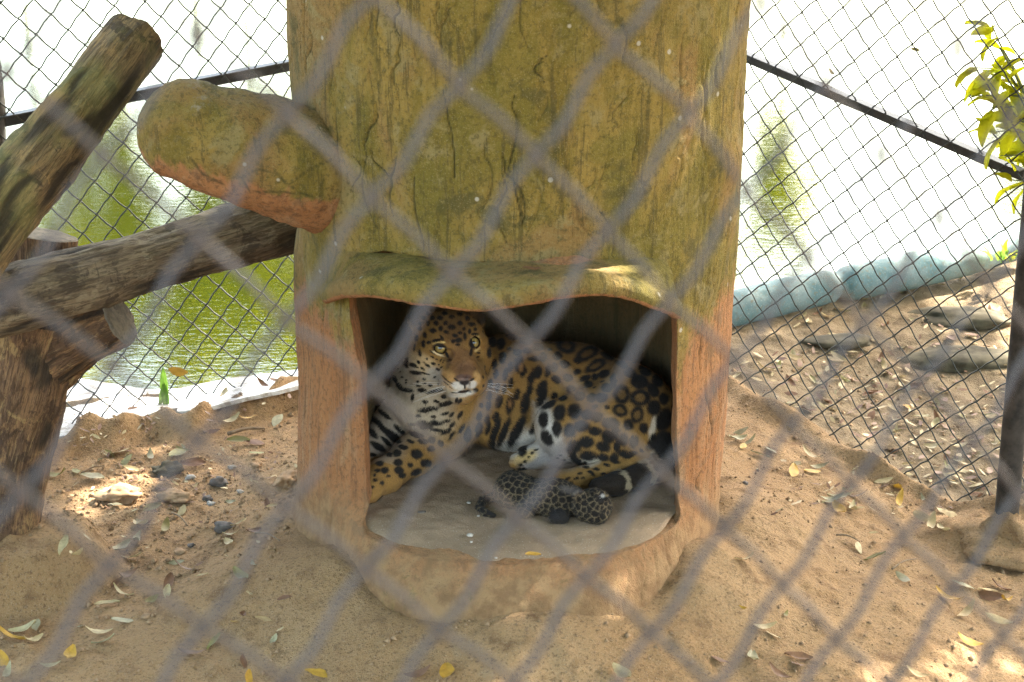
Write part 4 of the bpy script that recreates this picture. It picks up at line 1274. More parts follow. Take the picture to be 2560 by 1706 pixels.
# back and hip
for a in [(1318, 390, 54, 42, 20), (1442, 440, 68, 36, -28), (1492, 510, 64, 28, -30), (1760, 700, 56, 46, 0), (1650, 680, 46, 52, 0), (1640, 775, 42, 34, 20), (1742, 800, 36, 46, 10)]: m1(*a, ring=.55)
for a in [(1225, 310, 44, 26, 10), (1300, 320, 40, 20, 25), (1385, 545, 22, 18, 0), (1432, 585, 34, 18, -20), (1490, 578, 18, 20, 0), (1450, 622, 26, 20, 0), (1385, 480, 20, 16, 0), (1755, 605, 50, 40, 20), (1835, 655, 28, 42, -30), (1840, 760, 36, 42, 10), (1898, 705, 28, 32, 0), (1900, 830, 40, 66, 20), (1700, 555, 34, 26, 20), (1785, 540, 38, 24, 35), (1862, 600, 28, 36, -30), (1600, 600, 18, 40, 0), (1540, 560, 34, 22, -20), (1560, 640, 30, 26, 0), (1530, 700, 32, 26, 0), (1600, 850, 34, 26, 20), (1690, 860, 30, 30, 0), (1400, 370, 30, 16, 30), (1480, 390, 40, 14, 25), (1560, 450, 40, 16, 30), (1900, 940, 44, 40, 0), (1840, 940, 20, 30, 20), (1780, 880, 24, 30, 0), (1650, 500, 40, 20, 30), (1270, 450, 26, 22, 20), (1310, 500, 30, 20, 20), (1330, 580, 28, 20, 0), (1260, 590, 26, 20, 30), (1250, 520, 20, 26, 10), (1345, 650, 26, 22, 0), (1400, 690, 30, 24, 0), (1470, 700, 28, 24, 0)]: m1(*a)
for a in [(880, 300, 30, 40, 10), (930, 380, 24, 34, 10), (1000, 330, 34, 26, 10), (870, 430, 20, 30, 10), (940, 460, 20, 32, 10), (1080, 360, 36, 22, 10), (1150, 400, 30, 22, 10), (960, 290, 34, 24, 0), (1060, 290, 34, 20, 0), (1130, 310, 30, 20, 10), (890, 500, 16, 28, 10), (1190, 360, 26, 22, 20), (880, 370, 24, 26, 0), (900, 560, 15, 26, 10), (870, 620, 14, 26, 10), (910, 640, 14, 24, 10), (860, 690, 14, 24, 10)]: m1(*a)  # spots on the dark shoulder, packed to paint in shade from head and eave
# thigh
for a in [(1490, 897, 37, 23, 10), (1565, 930, 32, 40, -20), (1415, 868, 42, 30, 0), (1340, 893, 34, 36, 0), (1368, 992, 44, 36, -35), (1440, 963, 42, 32, 0), (1540, 990, 40, 28, 15), (1610, 908, 24, 38, -10), (1450, 1045, 46, 30, 0), (1535, 1052, 38, 20, 15), (1606, 1058, 24, 28, -15), (1622, 985, 20, 38, 10), (1430, 1093, 15, 11, 0), (1370, 782, 38, 42, 0), (1440, 800, 30, 26, 0), (1500, 812, 36, 28, 0), (1565, 848, 30, 30, 0), (1662, 950, 24, 36, 0), (1660, 1030, 30, 20, 10), (1360, 1040, 20, 44, -20), (1395, 1085, 14, 30, -35), (1720, 960, 26, 34, 10), (1700, 1040, 40, 16, -20)]: m1(*a)
# hind foot, fore leg, far leg
for a in [(1500, 1125, 19, 8, 15), (1440, 1112, 21, 8, 10), (1560, 1100, 19, 8, 10), (1400, 1150, 16, 8, -10), (1330, 1180, 16, 8, -20), (1462, 1142, 19, 8, 18), (1350, 1203, 13, 7, 0), (1290, 1200, 11, 6, 0), (1620, 1085, 20, 10, 0), (1382, 1180, 15, 7, -20), (1420, 1175, 12, 7, 0), (1310, 1225, 10, 6, 0), (1480, 1160, 14, 8, 10), (1540, 1150, 16, 8, 0),
          (435, 1035, 34, 26, 20), (315, 1030, 23, 18, 0), (352, 995, 26, 14, 10), (320, 1085, 26, 20, 0), (395, 1100, 16, 14, 0), (325, 1130, 25, 20, 0), (240, 1130, 22, 18, 0), (345, 1162, 21, 16, 0), (210, 1090, 21, 15, 0), (490, 1090, 30, 22, 0), (430, 1142, 30, 16, -20), (200, 1132, 14, 9, 0), (185, 1190, 14, 10, 0), (225, 1205, 12, 10, 0), (165, 1232, 12, 9, 0), (520, 950, 22, 20, 0), (575, 975, 18, 18, 0), (180, 1160, 10, 8, 0), (152, 1262, 10, 8, 0), (262, 1165, 12, 9, 0), (520, 1005, 22, 16, 0), (270, 1040, 18, 12, 0), (470, 960, 26, 16, 10), (400, 960, 20, 10, 20),
          (180, 830, 50, 16, 40), (230, 880, 60, 14, 45), (170, 910, 40, 16, 50), (290, 930, 60, 22, 40), (200, 990, 50, 16, 30), (160, 1040, 30, 12, 0), (250, 960, 40, 12, 40), (240, 800, 50, 12, 40), (330, 890, 40, 14, 45), (180, 770, 40, 12, 30),
          (1075, 1080, 12, 7, -20), (1120, 1030, 14, 6, -20), (1050, 1100, 10, 8, 0), (1140, 1010, 12, 5, -20), (1095, 1050, 9, 6, 0), (1060, 1130, 26, 14, 0), (1270, 1060, 10, 6, 0), (1310, 1070, 9, 6, 0), (1290, 1040, 8, 6, 0)]: m1(*a)
# tail: black with narrow pale rings
TL = np.array([(.50, -.13, .41), (.525, -.205, .365), (.505, -.27, .342), (.43, -.315, .332), (.35, -.362, .328), (.29, -.392, .328)])
best = np.full(len(VJ), 9.0); par = np.zeros(len(VJ)); acc_ = 0.0
for p_, q_ in zip(TL[:-1], TL[1:]):
    d_ = q_ - p_; L2 = d_ @ d_; u_ = np.clip((VJ - p_) @ d_ / L2, 0, 1); dd = np.linalg.norm(VJ - p_ - u_[:, None] * d_, axis=1)
    m_ = dd < best; best[m_] = dd[m_]; par[m_] = acc_ + u_[m_] * math.sqrt(L2); acc_ += math.sqrt(L2)
on_tail = sstep(.060, .046, best) * sstep(.05, .12, par)
ringp = sstep(.55, .9, np.sin(par * 62 + 1.2 + 1.5 * pj.wob)) * sstep(.36, .33, par) * .8
tailc = np.array(BLACK)[None] * (1 - ringp[:, None]) + np.array((.42, .34, .22))[None] * ringp[:, None]
pj.c += (tailc - pj.c) * (on_tail * (.97))[:, None]
for a in [(1850, 960, 60, 30, -40), (1900, 1000, 60, 50, 0)]: m1(*a)
# chest
for a in [(500, 770, 58, 14, -8), (480, 725, 16, 8, 0), (600, 735, 40, 14, -14), (600, 795, 24, 10, -10), (478, 862, 46, 24, 10), (545, 850, 40, 14, 0), (610, 838, 22, 9, -10), (640, 862, 24, 10, -40), (550, 892, 44, 11, 10), (605, 902, 32, 12, -30), (640, 800, 22, 9, -50), (640, 925, 30, 10, -50), (700, 880, 30, 11, -60), (530, 815, 16, 8, 0), (440, 810, 18, 9, 0), (400, 860, 22, 10, 10), (430, 920, 40, 14, 20), (690, 800, 24, 10, -60), (690, 720, 16, 10, -50), (590, 690, 14, 8, 0), (540, 720, 12, 7, 0)]: m1(*a)
# small spots fill the gaps between the rosettes
gs = np.random.default_rng(21)
cand = np.nonzero(pj.vis & (VJ[:, 0] > -.13) & (VJ[:, 2] > .37) & (np.linalg.norm(VJ - HC, axis=1) > .22))[0]
from mathutils.kdtree import KDTree
kd = KDTree(len(cand))
for n_k, v_ in enumerate(cand): kd.insert(VJ[v_], n_k)
kd.balance()
for v_ in gs.choice(cand, 2600):
    nb = np.array([h[1] for h in kd.find_range(VJ[v_], .0185)]); nb = cand[nb]
    cc_ = pj.c[nb]
    if cc_[:, 0].min() < .13 or cc_[:, 2].max() > .16: continue
    r_ = gs.uniform(.006, .0105); dn = np.linalg.norm(VJ[nb] - VJ[v_], axis=1)
    w_ = sstep(r_ * 1.25, r_ * .8, dn * (1 + .35 * pj.wob[nb])) * .95
    pj.c[nb] += (np.array(BLACK) - pj.c[nb]) * w_[:, None]
# face: ground colours first
m2(820, 700, 320, 400, 0, col=TAN * .95, soft=.4)
m2(700, 1180, 330, 130, 15, col=PALE, soft=.5)
m2(420, 1080, 220, 300, -30, col=PALE, soft=.5)
m2(700, 930, 240, 120, 30, col=(.68, .50, .27), soft=.5, op=.7)
m2(880, 1090, 150, 90, 30, col=WHITE * .85, soft=.5, op=.8)
m2(1240, 930, 185, 260, -12, col=(.235, .115, .042), soft=.30)
m2(1300, 1020, 140, 120, 0, col=(.12, .062, .030), soft=.5, op=.85)
m2(1050, 1110, 110, 80, 30, col=(.40, .22, .075), soft=.4)
m2(1470, 1130, 60, 100, 0, col=(.40, .24, .09), soft=.4)
m2(1190, 1250, 98, 64, 10, col=WHITE, soft=.3, op=.88)
m2(1385, 1232, 82, 58, -20, col=WHITE, soft=.3, op=.88)
m2(1240, 1365, 190, 50, -6, col=WHITE, soft=.3)
m2(1040, 1250, 90, 34, 35, col=(.42, .28, .15), soft=.4, op=.8)
# crown and forehead
m2(1150, 470, 200, 210, -10, col=(.10, .05, .018), soft=.5, op=.8)
m2(1050, 250, 380, 170, 0, col=(.15, .08, .026), soft=.5, op=.6)
for a in [(640, 775, 26, 56, -5), (690, 640, 31, 62, 0), (710, 515, 34, 50, 0), (830, 452, 56, 38, 10), (940, 420, 36, 42, 10), (640, 420, 34, 38, 0), (872, 342, 40, 40, 0), (760, 342, 30, 40, 0), (820, 268, 42, 34, -40), (690, 262, 32, 30, 0), (930, 268, 46, 34, 0), (1010, 342, 36, 36, 0), (1220, 340, 42, 36, 0), (1330, 272, 36, 40, 0), (1390, 360, 62, 34, 10), (780, 190, 60, 36, -20), (590, 560, 28, 52, 10), (765, 622, 34, 28, 0), (650, 345, 34, 28, 0), (1100, 250, 46, 30, 0), (1220, 210, 50, 30, 0), (1000, 200, 44, 28, 0),
          (1100, 400, 62, 40, 0), (1020, 470, 44, 26, 30), (960, 560, 22, 52, -30), (1292, 530, 26, 60, -5), (1280, 420, 26, 26, 0), (1150, 520, 50, 30, 10), (1200, 590, 60, 40, -10), (1120, 600, 34, 36, 20), (1220, 480, 40, 24, 0), (1190, 655, 40, 20, 0), (1360, 460, 26, 40, 0), (1440, 430, 30, 26, 0)]: m2(*a, soft=.35)
# eyes: black rims, pale streaks
m2(880, 590, 75, 24, -10); m2(915, 628, 100, 16, -8, col=(.62, .44, .16)); m2(925, 705, 104, 80, 12); m2(1030, 800, 22, 60, -25); m2(830, 765, 62, 16, 28)
m2(905, 785, 95, 20, 25, col=(.66, .50, .28)); m2(980, 700, 30, 20, 40)
m2(1440, 500, 60, 22, 0); m2(1440, 548, 66, 14, -4, col=(.58, .42, .15)); m2(1425, 630, 80, 88, 10); m2(1470, 720, 60, 20, -40, col=(.60, .44, .18)); m2(1490, 770, 30, 16, 0); m2(1480, 830, 26, 14, 0); m2(1380, 760, 24, 60, 10)
m2(1060, 900, 34, 110, 18, col=(.10, .055, .025), soft=.5, op=.8)
# nose, lips
m2(1275, 1120, 125, 42, 0, col=(.10, .055, .04), soft=.3)
m2(1285, 1195, 78, 46, 0, col=(.020, .014, .014)); m2(1165, 1160, 46, 16, 32); m2(1390, 1160, 46, 16, -32); m2(1290, 1262, 14, 40, 0)
m2(1270, 1332, 90, 22, -10, col=(.020, .012, .010)); m2(1140, 1352, 60, 9, 4); m2(1270, 1155, 90, 20, 0, col=(.21, .14, .11), soft=.5, op=.8)
for a in [(1005, 1145, 74, 11, 42), (1065, 1195, 66, 9, 28), (1020, 1215, 60, 9, 40), (1090, 1280, 40, 6, 30)]: m2(*a, col=(.05, .03, .02), soft=.4)
# cheeks, collar
for a in [(462, 920, 58, 84, -25), (540, 950, 60, 34, 20), (575, 1062, 92, 28, 12), (700, 1065, 90, 14, 15), (215, 1080, 34, 40, -40), (275, 1150, 34, 66, -30), (335, 1250, 36, 66, -40), (440, 1308, 116, 34, 10), (672, 1312, 72, 34, 5), (872, 1322, 155, 28, -14), (530, 1412, 27, 56, 12),
          (832, 926, 38, 24, 20), (740, 860, 18, 20, 0), (750, 952, 52, 20, 32), (820, 832, 36, 14, 30), (880, 862, 20, 11, 20), (900, 1010, 36, 24, 20), (680, 1000, 42, 18, 32), (620, 905, 22, 34, -30), (912, 942, 15, 12, 0), (952, 980, 26, 14, -30), (600, 980, 30, 14, 30), (700, 905, 14, 10, 0), (940, 880, 12, 26, 30), (980, 900, 10, 26, 25),
          (700, 1150, 25, 20, 0), (610, 1190, 25, 20, 0), (712, 1212, 22, 15, 0), (792, 1242, 36, 24, 20), (620, 1248, 42, 17, 0), (902, 1226, 15, 18, 0), (852, 1122, 26, 14, -30), (440, 1166, 22, 12, 0), (436, 1202, 15, 12, 0), (380, 1122, 25, 14, 20), (522, 1222, 14, 12, 0), (352, 1042, 15, 8, 0), (322, 1002, 14, 8, 0), (262, 942, 25, 20, 0), (340, 790, 18, 42, 15), (460, 700, 22, 62, 10), (560, 690, 16, 60, 10),
          (902, 1486, 28, 17, -15), (992, 1416, 31, 19, -10), (722, 1486, 42, 24, -15), (1020, 1510, 92, 32, -15), (1170, 1456, 24, 42, 15)]: m2(*a)
meJ = fast_mesh('body', VJ, FJ)
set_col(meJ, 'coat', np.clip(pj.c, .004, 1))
M['fur'] = mat_vcol('spotted_fur', .8, .2, .5, 230, .04)
def fur_mesh(V, F, N, cols, n, length, width, flow, lift, seed):
    g = np.random.default_rng(seed)
    A = np.linalg.norm(np.cross(V[F[:, 2]] - V[F[:, 0]], V[F[:, 3]] - V[F[:, 1]]), axis=1); A = A / A.sum()
    fi = g.choice(len(F), n, p=A); w = g.dirichlet((1, 1, 1, 1), n)
    P = (V[F[fi]] * w[..., None]).sum(1); Nn = N[F[fi, 0]]; C = cols[F[fi, g.integers(0, 4, n)]]
    D = flow(P) + g.normal(size=(n, 3)) * .28; D = D - Nn * (D * Nn).sum(1)[:, None]; D /= np.linalg.norm(D, axis=1)[:, None] + 1e-9
    L = length(P) * (.7 + .6 * g.random(n)); tip = P + D * (L * math.cos(lift))[:, None] + Nn * (L * math.sin(lift))[:, None]
    S = np.cross(D, Nn) * width
    P0 = P - Nn * .001
    Vf = np.stack([P0 - S, P0 + S, tip], 1).reshape(-1, 3)
    me = fast_mesh('fur', Vf, np.arange(3 * n).reshape(n, 3))
    set_col(me, 'coat', np.repeat(np.clip(C * (.75 + .6 * g.random(n))[:, None], .004, 1), 3, axis=0))
    return me
NOSE = hp(0, .20, -.03)
def flow_j(P):
    D = np.tile(np.array([.8, .1, -.45]), (len(P), 1))
    ch_ = P[:, 0] < -.12; D[ch_] = (-.1, -.1, -1)
    lg = (P[:, 2] < .42) & (P[:, 0] < -.15); D[lg] = (-.45, -.75, -.35)
    hl = (P[:, 2] < .38) & (P[:, 1] < -.10) & (P[:, 0] > 0); D[hl] = (-.85, -.40, -.1)
    th = (P[:, 1] < -.05) & (P[:, 0] > .1) & (P[:, 2] >= .38); D[th] = (-.1, -.3, -1)
    d = np.linalg.norm(P - HC, axis=1); hd = d < .175; D[hd] = (P - NOSE)[hd] * 6
    return D
def len_j(P):
    L = np.full(len(P), .013); d = np.linalg.norm(P - NOSE, axis=1)
    L = np.where(d < .30, .004 + .009 * np.clip((d - .05) / .25, 0, 1), L)
    return np.where((P[:, 2] < .36) & (P[:, 1] > -.1) & (np.abs(P[:, 0]) < .2), .024, L)
jag = empty('jaguar', 'spotted jaguar lying in the den with its head raised towards us', 'jaguar')
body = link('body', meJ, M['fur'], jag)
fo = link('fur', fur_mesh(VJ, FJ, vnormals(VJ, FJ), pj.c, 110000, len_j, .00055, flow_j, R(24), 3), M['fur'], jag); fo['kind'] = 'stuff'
# eyes
def eye_mesh(rad, iris, pupil, cols):
    bm = bmesh.new(); bmesh.ops.create_uvsphere(bm, u_segments=48, v_segments=40, radius=rad)
    me = bpy.data.meshes.new('eye'); bm.to_mesh(me); bm.free()
    P = np.array([v.co[:] for v in me.vertices]) / rad
    a = np.arccos(np.clip(P[:, 2], -1, 1)) * rad
    c = np.tile(np.array(cols[2]), (len(P), 1))
    w = 1 - sstep(iris * .93, iris * 1.04, a); ir = np.array(cols[1]) * (1.05 - .45 * sstep(iris * .55, iris, a))[:, None] + .12 * vnoise(np.stack([np.arctan2(P[:, 1], P[:, 0]) * 9, a * 60, a * 0], -1))[:, None] * np.array(cols[1])
    c += (ir - c) * w[:, None]
    c += (np.array(cols[0]) - c) * (1 - sstep(pupil * .85, pupil * 1.15, a))[:, None]
    me.polygons.foreach_set('use_smooth', np.ones(len(me.polygons), bool))
    set_col(me, 'coat', np.clip(c, .004, 1))
    return me
t = NT('wet_eye'); M['eye'] = t.done(t.pbr(t.attr('coat', 'Color'), .06, None, .6))
em = eye_mesh(.0205 * K, .0165 * K, .0055 * K, [(.008, .008, .008), (.23, .165, .05), (.02, .015, .01)])
for s, (ex, ey) in ((-1, c2(932, 698)), (1, c2(1418, 622))):
    r = ray(ex, ey); r = r / np.linalg.norm(r)
    hit = pj.bvh.ray_cast(Vector(CAM), Vector(r)); c = np.array(hit[0]) + r * .0180 * K    # sunk into its socket
    o = link('eye', em, M['eye'], jag); o.location = c
    gaze = Vector(CAM - c).normalized(); o.rotation_mode = 'QUATERNION'; o.rotation_quaternion = gaze.to_track_quat('Z', 'Y')
# whiskers
t = NT('whisker'); M['whisker'] = t.done(t.pbr((.75, .72, .68), .5))
g = random.Random(4)
for s in (-1, 1):
    for k in range(7):
        a = hp(s * (.045 + .004 * (k % 3)), .165 - .012 * (k % 3), -.055 - .006 * (k // 2))
        b = a + K * (hr * s * g.uniform(.05, .07) + hf * .01 + hu * g.uniform(-.025, .012)); c = b + K * (hr * s * .045 - hf * .02 + hu * g.uniform(-.035, -.005))
        V, F = tube(catmull([a, b, c], 8), np.linspace(.0005, .0002, 8), 5)
        link('whisker', fast_mesh('whisker', V, F), M['whisker'], jag)

# ---- the cub
CF = Field(np.arange(-.17, .40, .0036), np.arange(-.74, -.30, .0036), np.arange(.27, .46, .0036))
fl = FLOOR + .012
cr, cm, ch = at_z(1285, 1228, fl + .048), at_z(1385, 1248, fl + .05), at_z(1478, 1268, fl + .045)
CF.ell(cr, (.066, .064, .060), k=.02)
CF.cone(cr, cm, .054, .056, k=.03)
CF.cone(cm, at_z(1435, 1252, fl + .05), .056, .046, k=.03)
CF.ell(cm + [.0, 0, .006], (.075, .056, .054), k=.03)
CF.ell(ch + [.004, -.004, .006], (.066, .058, .058), k=.016)                        # round head, nose tucked down
CF.ell(ch + [.022, -.040, -.014], (.032, .026, .026), k=.015)
for e, (px, py) in enumerate([(1503, 1243), (1448, 1240)]):
    q = at_z(px, py, fl + .100); CF.ell(q, (.024, .013, .021), k=.008); CF.ell(q + [.002, -.011, .003], (.014, .009, .013), k=.004, cut=True)
q = at_z(1400, 1292, fl + .018)
CF.cone(cm + [.03, -.04, -.02], q, .028, .026, k=.012); CF.ell(q + [-.005, -.008, 0], (.034, .022, .020), k=.012)
q2 = at_z(1312, 1282, fl + .018); CF.cone(cr + [.02, -.02, -.01], q2, .036, .020, k=.012); CF.ell(q2 + [.012, -.006, -.002], (.026, .016, .015), k=.008)
q3 = at_z(1282, 1200, fl + .07); CF.ell(q3, (.034, .034, .030), k=.02)
tp = [at_z(1268, 1240, fl + .03), at_z(1235, 1242, fl + .022), at_z(1208, 1252, fl + .016), at_z(1200, 1268, fl + .013), at_z(1212, 1282, fl + .011), at_z(1235, 1289, fl + .010)]
CF.chain(tp, [.022, .015, .0135, .013, .012, .008], k=.010)
VC, FC = CF.mesh(); VC = taubin(VC, FC, 4)
NC = vnormals(VC, FC); VC = VC + NC * (.0016 * fbm(VC, 60, 3, 12) + .001 * fbm(VC, 160, 2, 13))[:, None]
VC[:, 2] = np.maximum(VC[:, 2], FLOOR + .004)
d1, i1, d2 = voronoi_marks(VC, 430, 8)
edge_ = d2 - d1 + .0022 * fbm(VC, 110, 3, 3) + .004 * fbm(VC, 90, 3, 6) * (np.linalg.norm(VC - ch, axis=1) < .085)
colr = np.tile(np.array((.13, .098, .058)), (len(VC), 1)) * (1 + .25 * fbm(VC, 25, 3, 4))[:, None]
dk = sstep(.0012, .0046, edge_)
colr += (np.array((.010, .0085, .008)) - colr) * dk[:, None] * .98
cub_p = Painter(VC, FC, colr)
for x, y, rx, ry, a in [(1400, 1294, 28, 17, 0), (1395, 1285, 20, 14, 0), (1502, 1246, 11, 12, 0)]: cub_p.mark(x, y, rx, ry, a, (.018, .016, .016), op=.95, soft=.3)
cub_p.mark(1508, 1240, 5, 4, 0, (.5, .47, .44), soft=.5)  # pale highlight painted on the cub's ear
cub_p.mark(1425, 1225, 26, 10, 10, (.13, .11, .10), soft=.5, op=.7)
for k, (x, y) in enumerate([(1203, 1262), (1206, 1275), (1218, 1285), (1212, 1248), (1230, 1289)]): cub_p.mark(x, y, 5, 9, 60 - k * 20, (.014, .012, .011), soft=.3)
meC = fast_mesh('body', VC, FC); set_col(meC, 'coat', np.clip(cub_p.c, .004, 1))
M['cub_fur'] = mat_vcol('cub_fur', .85, .15, .5, 300, .04)
cub = empty('jaguar_cub', 'dark spotted newborn cub curled on the sand before its mother', 'jaguar cub')
link('body', meC, M['cub_fur'], cub)
fo = link('fur', fur_mesh(VC, FC, vnormals(VC, FC), cub_p.c, 26000, lambda P: np.full(len(P), .0085), .00045, lambda P: np.tile(np.array([-.8, .1, -.5]), (len(P), 1)), R(34), 4), M['cub_fur'], cub); fo['kind'] = 'stuff'

# ------------------------------------------------------------------ leaves
def leaf_mesh(name, length, width, curl, fold, seed, n=7):
    g = random.Random(seed)
    V = []; F = []
    bend = g.uniform(-.25, .25)
    for i in range(n):
        t = i / (n - 1)
        w = width * (math.sin(math.pi * min(1, t * .93 + .035)) ** .8) * (1 - .25 * t)
        x = length * (t - .5); y0 = bend * length * (t - .5) ** 2
        zc = curl * length * ((t - .5) ** 2 * 2.2) + .01 * length * g.uniform(-1, 1)
        for s in (-1, -.5, 0, .5, 1):
            V.append((x, y0 + s * w * (1 - .15 * abs(fold)), zc + fold * width * (abs(s) ** 1.4) + .06 * width * math.sin(t * 9 + s * 4 + seed)))
    for i in range(n - 1):
        for j in range(4): F.append((i * 5 + j, i * 5 + j + 1, (i + 1) * 5 + j + 1, (i + 1) * 5 + j))
    return fast_mesh(name, V, F)
LEAFMATS = [('pale', (.36, .295, .150)), ('olive', (.20, .175, .055)), ('yellow', (.40, .235, .03)), ('brown', (.15, .072, .032)), ('grey green', (.29, .265, .155)), ('straw', (.42, .325, .165))]
LM = [mat_leaf('fallen_leaf_' + n.replace(' ', '_'), c, .15, .3) for n, c in LEAFMATS]
LSHAPES = []
for k in range(6):
    LSHAPES.append((rng.uniform(.062, .085), rng.uniform(.013, .020), rng.uniform(-.05, .45), rng.uniform(-.1, .7)))
LMESH = {}
for k, (l, w, c, f) in enumerate(LSHAPES):
    for m in range(len(LM)):
        me = leaf_mesh('fallen_leaf', l, w, c, f, k * 7 + 1); me.materials.append(LM[m]); LMESH[(k, m)] = me
def blocked(px, py):               # behind the trunk, the den or the logs
    if 735 < px < 1815 and py < 1380: return True
    if 700 < px < 1830 and py < 1600 and (abs(px - 1280) < 520): return py < 1580
    if px < 230 and py < 1330: return True
    return False
leaf_words = ['pale dry', 'olive dry', 'yellow', 'brown', 'grey green', 'straw coloured']
def shape_word(k, scale):
    l, w, c, f = LSHAPES[k]
    return ('large ' if scale > 1.25 else 'small ' if scale < .8 else '') + ('folded ' if f > .45 else 'curled ' if c > .25 else 'flat ')
def fallen(px, py, m, k=None, rz=None, scale=1.0, where='on the bare earth'):
    q = drop(px, py)
    k = rng.randrange(6) if k is None else k
    o = link('fallen_leaf', LMESH[(k, m)])
    o.location = q + np.array([0, 0, .010 * scale]); o.scale = (scale,) * 3
    o.rotation_euler = (rng.uniform(-.5, .5), rng.uniform(-.45, .45), rng.uniform(0, 6.28) if rz is None else rz)
    return tag(o, '%s%s fallen leaf %s' % (shape_word(k, scale), leaf_words[m], where), 'leaf', 'fallen leaves')
# the ones that can be told apart in the photograph
W1 = 'on earth between forked log and trunk'; W2 = 'in the near left corner of the yard'
W3 = 'on the yard earth right of the trunk'; W4 = 'in the litter beyond the right fence'; W5 = 'on the earth close in front of the den'; W6 = 'near the foot of the right fence'
for px, py, m, w in [(580, 1060, 0, W1), (620, 1050, 2, W1), (690, 1058, 4, W1), (530, 1085, 3, W1), (600, 1108, 1, W1), (640, 1112, 3, W1), (640, 1140, 1, W1), (440, 1140, 1, W1), (380, 1145, 4, W1), (480, 1165, 3, W1), (310, 1160, 1, W1), (330, 1180, 5, W1), (190, 1185, 1, W1), (150, 1195, 1, W1),
                     (230, 1195, 4, W1), (300, 1140, 5, W1), (460, 1285, 0, W1), (355, 1320, 0, W1), (410, 1325, 1, W1), (380, 1275, 1, W1), (340, 1360, 4, W1), (300, 1382, 0, W1), (160, 1370, 0, W1), (330, 1400, 0, W1), (190, 1395, 5, W1),
                     (290, 1470, 3, W2), (310, 1490, 0, W2), (265, 1515, 0, W2), (310, 1445, 3, W2), (470, 1435, 3, W2), (420, 1465, 3, W2), (420, 1485, 0, W2), (310, 1560, 4, W2), (60, 1580, 0, W2), (90, 1570, 4, W2), (250, 1590, 5, W2), (260, 1610, 4, W2), (130, 1670, 0, W2), (175, 1645, 2, W2), (25, 1600, 2, W2), (80, 1610, 5, W2), (15, 1690, 4, W2), (485, 1640, 3, W2), (600, 1450, 1, W2), (10, 1655, 2, W2), (620, 1702, 2, W2), (540, 1610, 1, W2),
                     (1840, 1105, 4, W3), (1875, 1110, 1, W3), (1930, 1130, 4, W3), (1900, 1140, 4, W3), (1855, 1122, 2, W3), (1850, 1085, 4, W3), (1990, 1165, 5, W3), (1985, 1185, 2, W3), (2030, 1150, 0, W3), (2050, 1175, 4, W3), (2030, 1185, 2, W3), (1945, 1285, 1, W3), (1990, 1262, 5, W3), (2120, 1230, 4, W3), (2080, 1255, 4, W3), (2100, 1250, 0, W3), (2145, 1245, 3, W3), (2100, 1280, 2, W3), (2135, 1280, 0, W3), (2080, 1262, 1, W3), (2150, 1375, 0, W3), (2260, 1455, 4, W3), (2180, 1404, 1, W3), (1910, 1575, 0, W3), (2410, 1470, 4, W3), (2470, 1480, 5, W3), (2500, 1475, 3, W3), (2480, 1500, 3, W3), (2510, 1510, 2, W3), (2370, 1505, 2, W3), (2415, 1545, 5, W3), (2425, 1615, 2, W3), (2290, 1695, 5, W3), (1990, 1668, 3, W3), (2000, 1650, 3, W3), (2500, 1560, 5, W3),
                     (1860, 1405, 5, W3), (1560, 1690, 5, W5), (800, 1690, 2, W5), (1045, 1695, 3, W5), (1120, 1685, 2, W5), (1800, 1655, 3, W5), (1880, 1655, 4, W5), (1950, 1695, 3, W5),
                     (2260, 1215, 4, W6), (2200, 1220, 3, W6), (2240, 1230, 2, W6), (2250, 1262, 2, W6), (2350, 1280, 5, W6), (2330, 1320, 0, W6), (2360, 1335, 0, W6), (2310, 1300, 5, W6), (2210, 1210, 0, W6), (2375, 1290, 5, W6), (2190, 1160, 4, W6), (2240, 1240, 5, W6)]:
    fallen(px + rng.uniform(-4, 4), py + rng.uniform(-3, 3), m, None, None, rng.uniform(.95, 1.45), w)
n = 0; tries = 0
while n < 105 and tries < 3000:
    tries += 1
    px, py = rng.uniform(1840, 2560), rng.uniform(770, 1260)
    q = drop(px, py); s = float(fence_side(np.array([q[0]]), np.array([q[1]]))[0])
    if s < .12 or q[2] < -.3 or q[1] > bank_y(q[0]) - .1 or py < 900 - .25 * (px - 1840) * .9: continue
    fallen(px, py, rng.choices(range(6), [4, 2, 1, 4, 1, 4])[0], None, None, rng.uniform(.7, 1.2), W4); n += 1
n = 0
while n < 34:
    px, py = (rng.uniform(200, 740), rng.uniform(1020, 1680)) if rng.random() < .7 else (rng.uniform(1820, 2540), rng.uniform(1060, 1700))
    if blocked(px, py): continue
    fallen(px, py, rng.randrange(6), None, None, rng.uniform(.45, .9), W1 if px < 760 and py < 1420 else W2 if px < 760 else W3); n += 1
# a drift of leaves against the tarpaulin
for k in range(26):
    u = rng.random(); px = 1990 + u * 480; py = 812 - u * 140 + rng.uniform(-4, 22) - 10
    fallen(px, py, rng.choice([0, 3, 5, 5, 1]), None, None, rng.uniform(.7, 1.1), 'drifted against the tarpaulin roll')
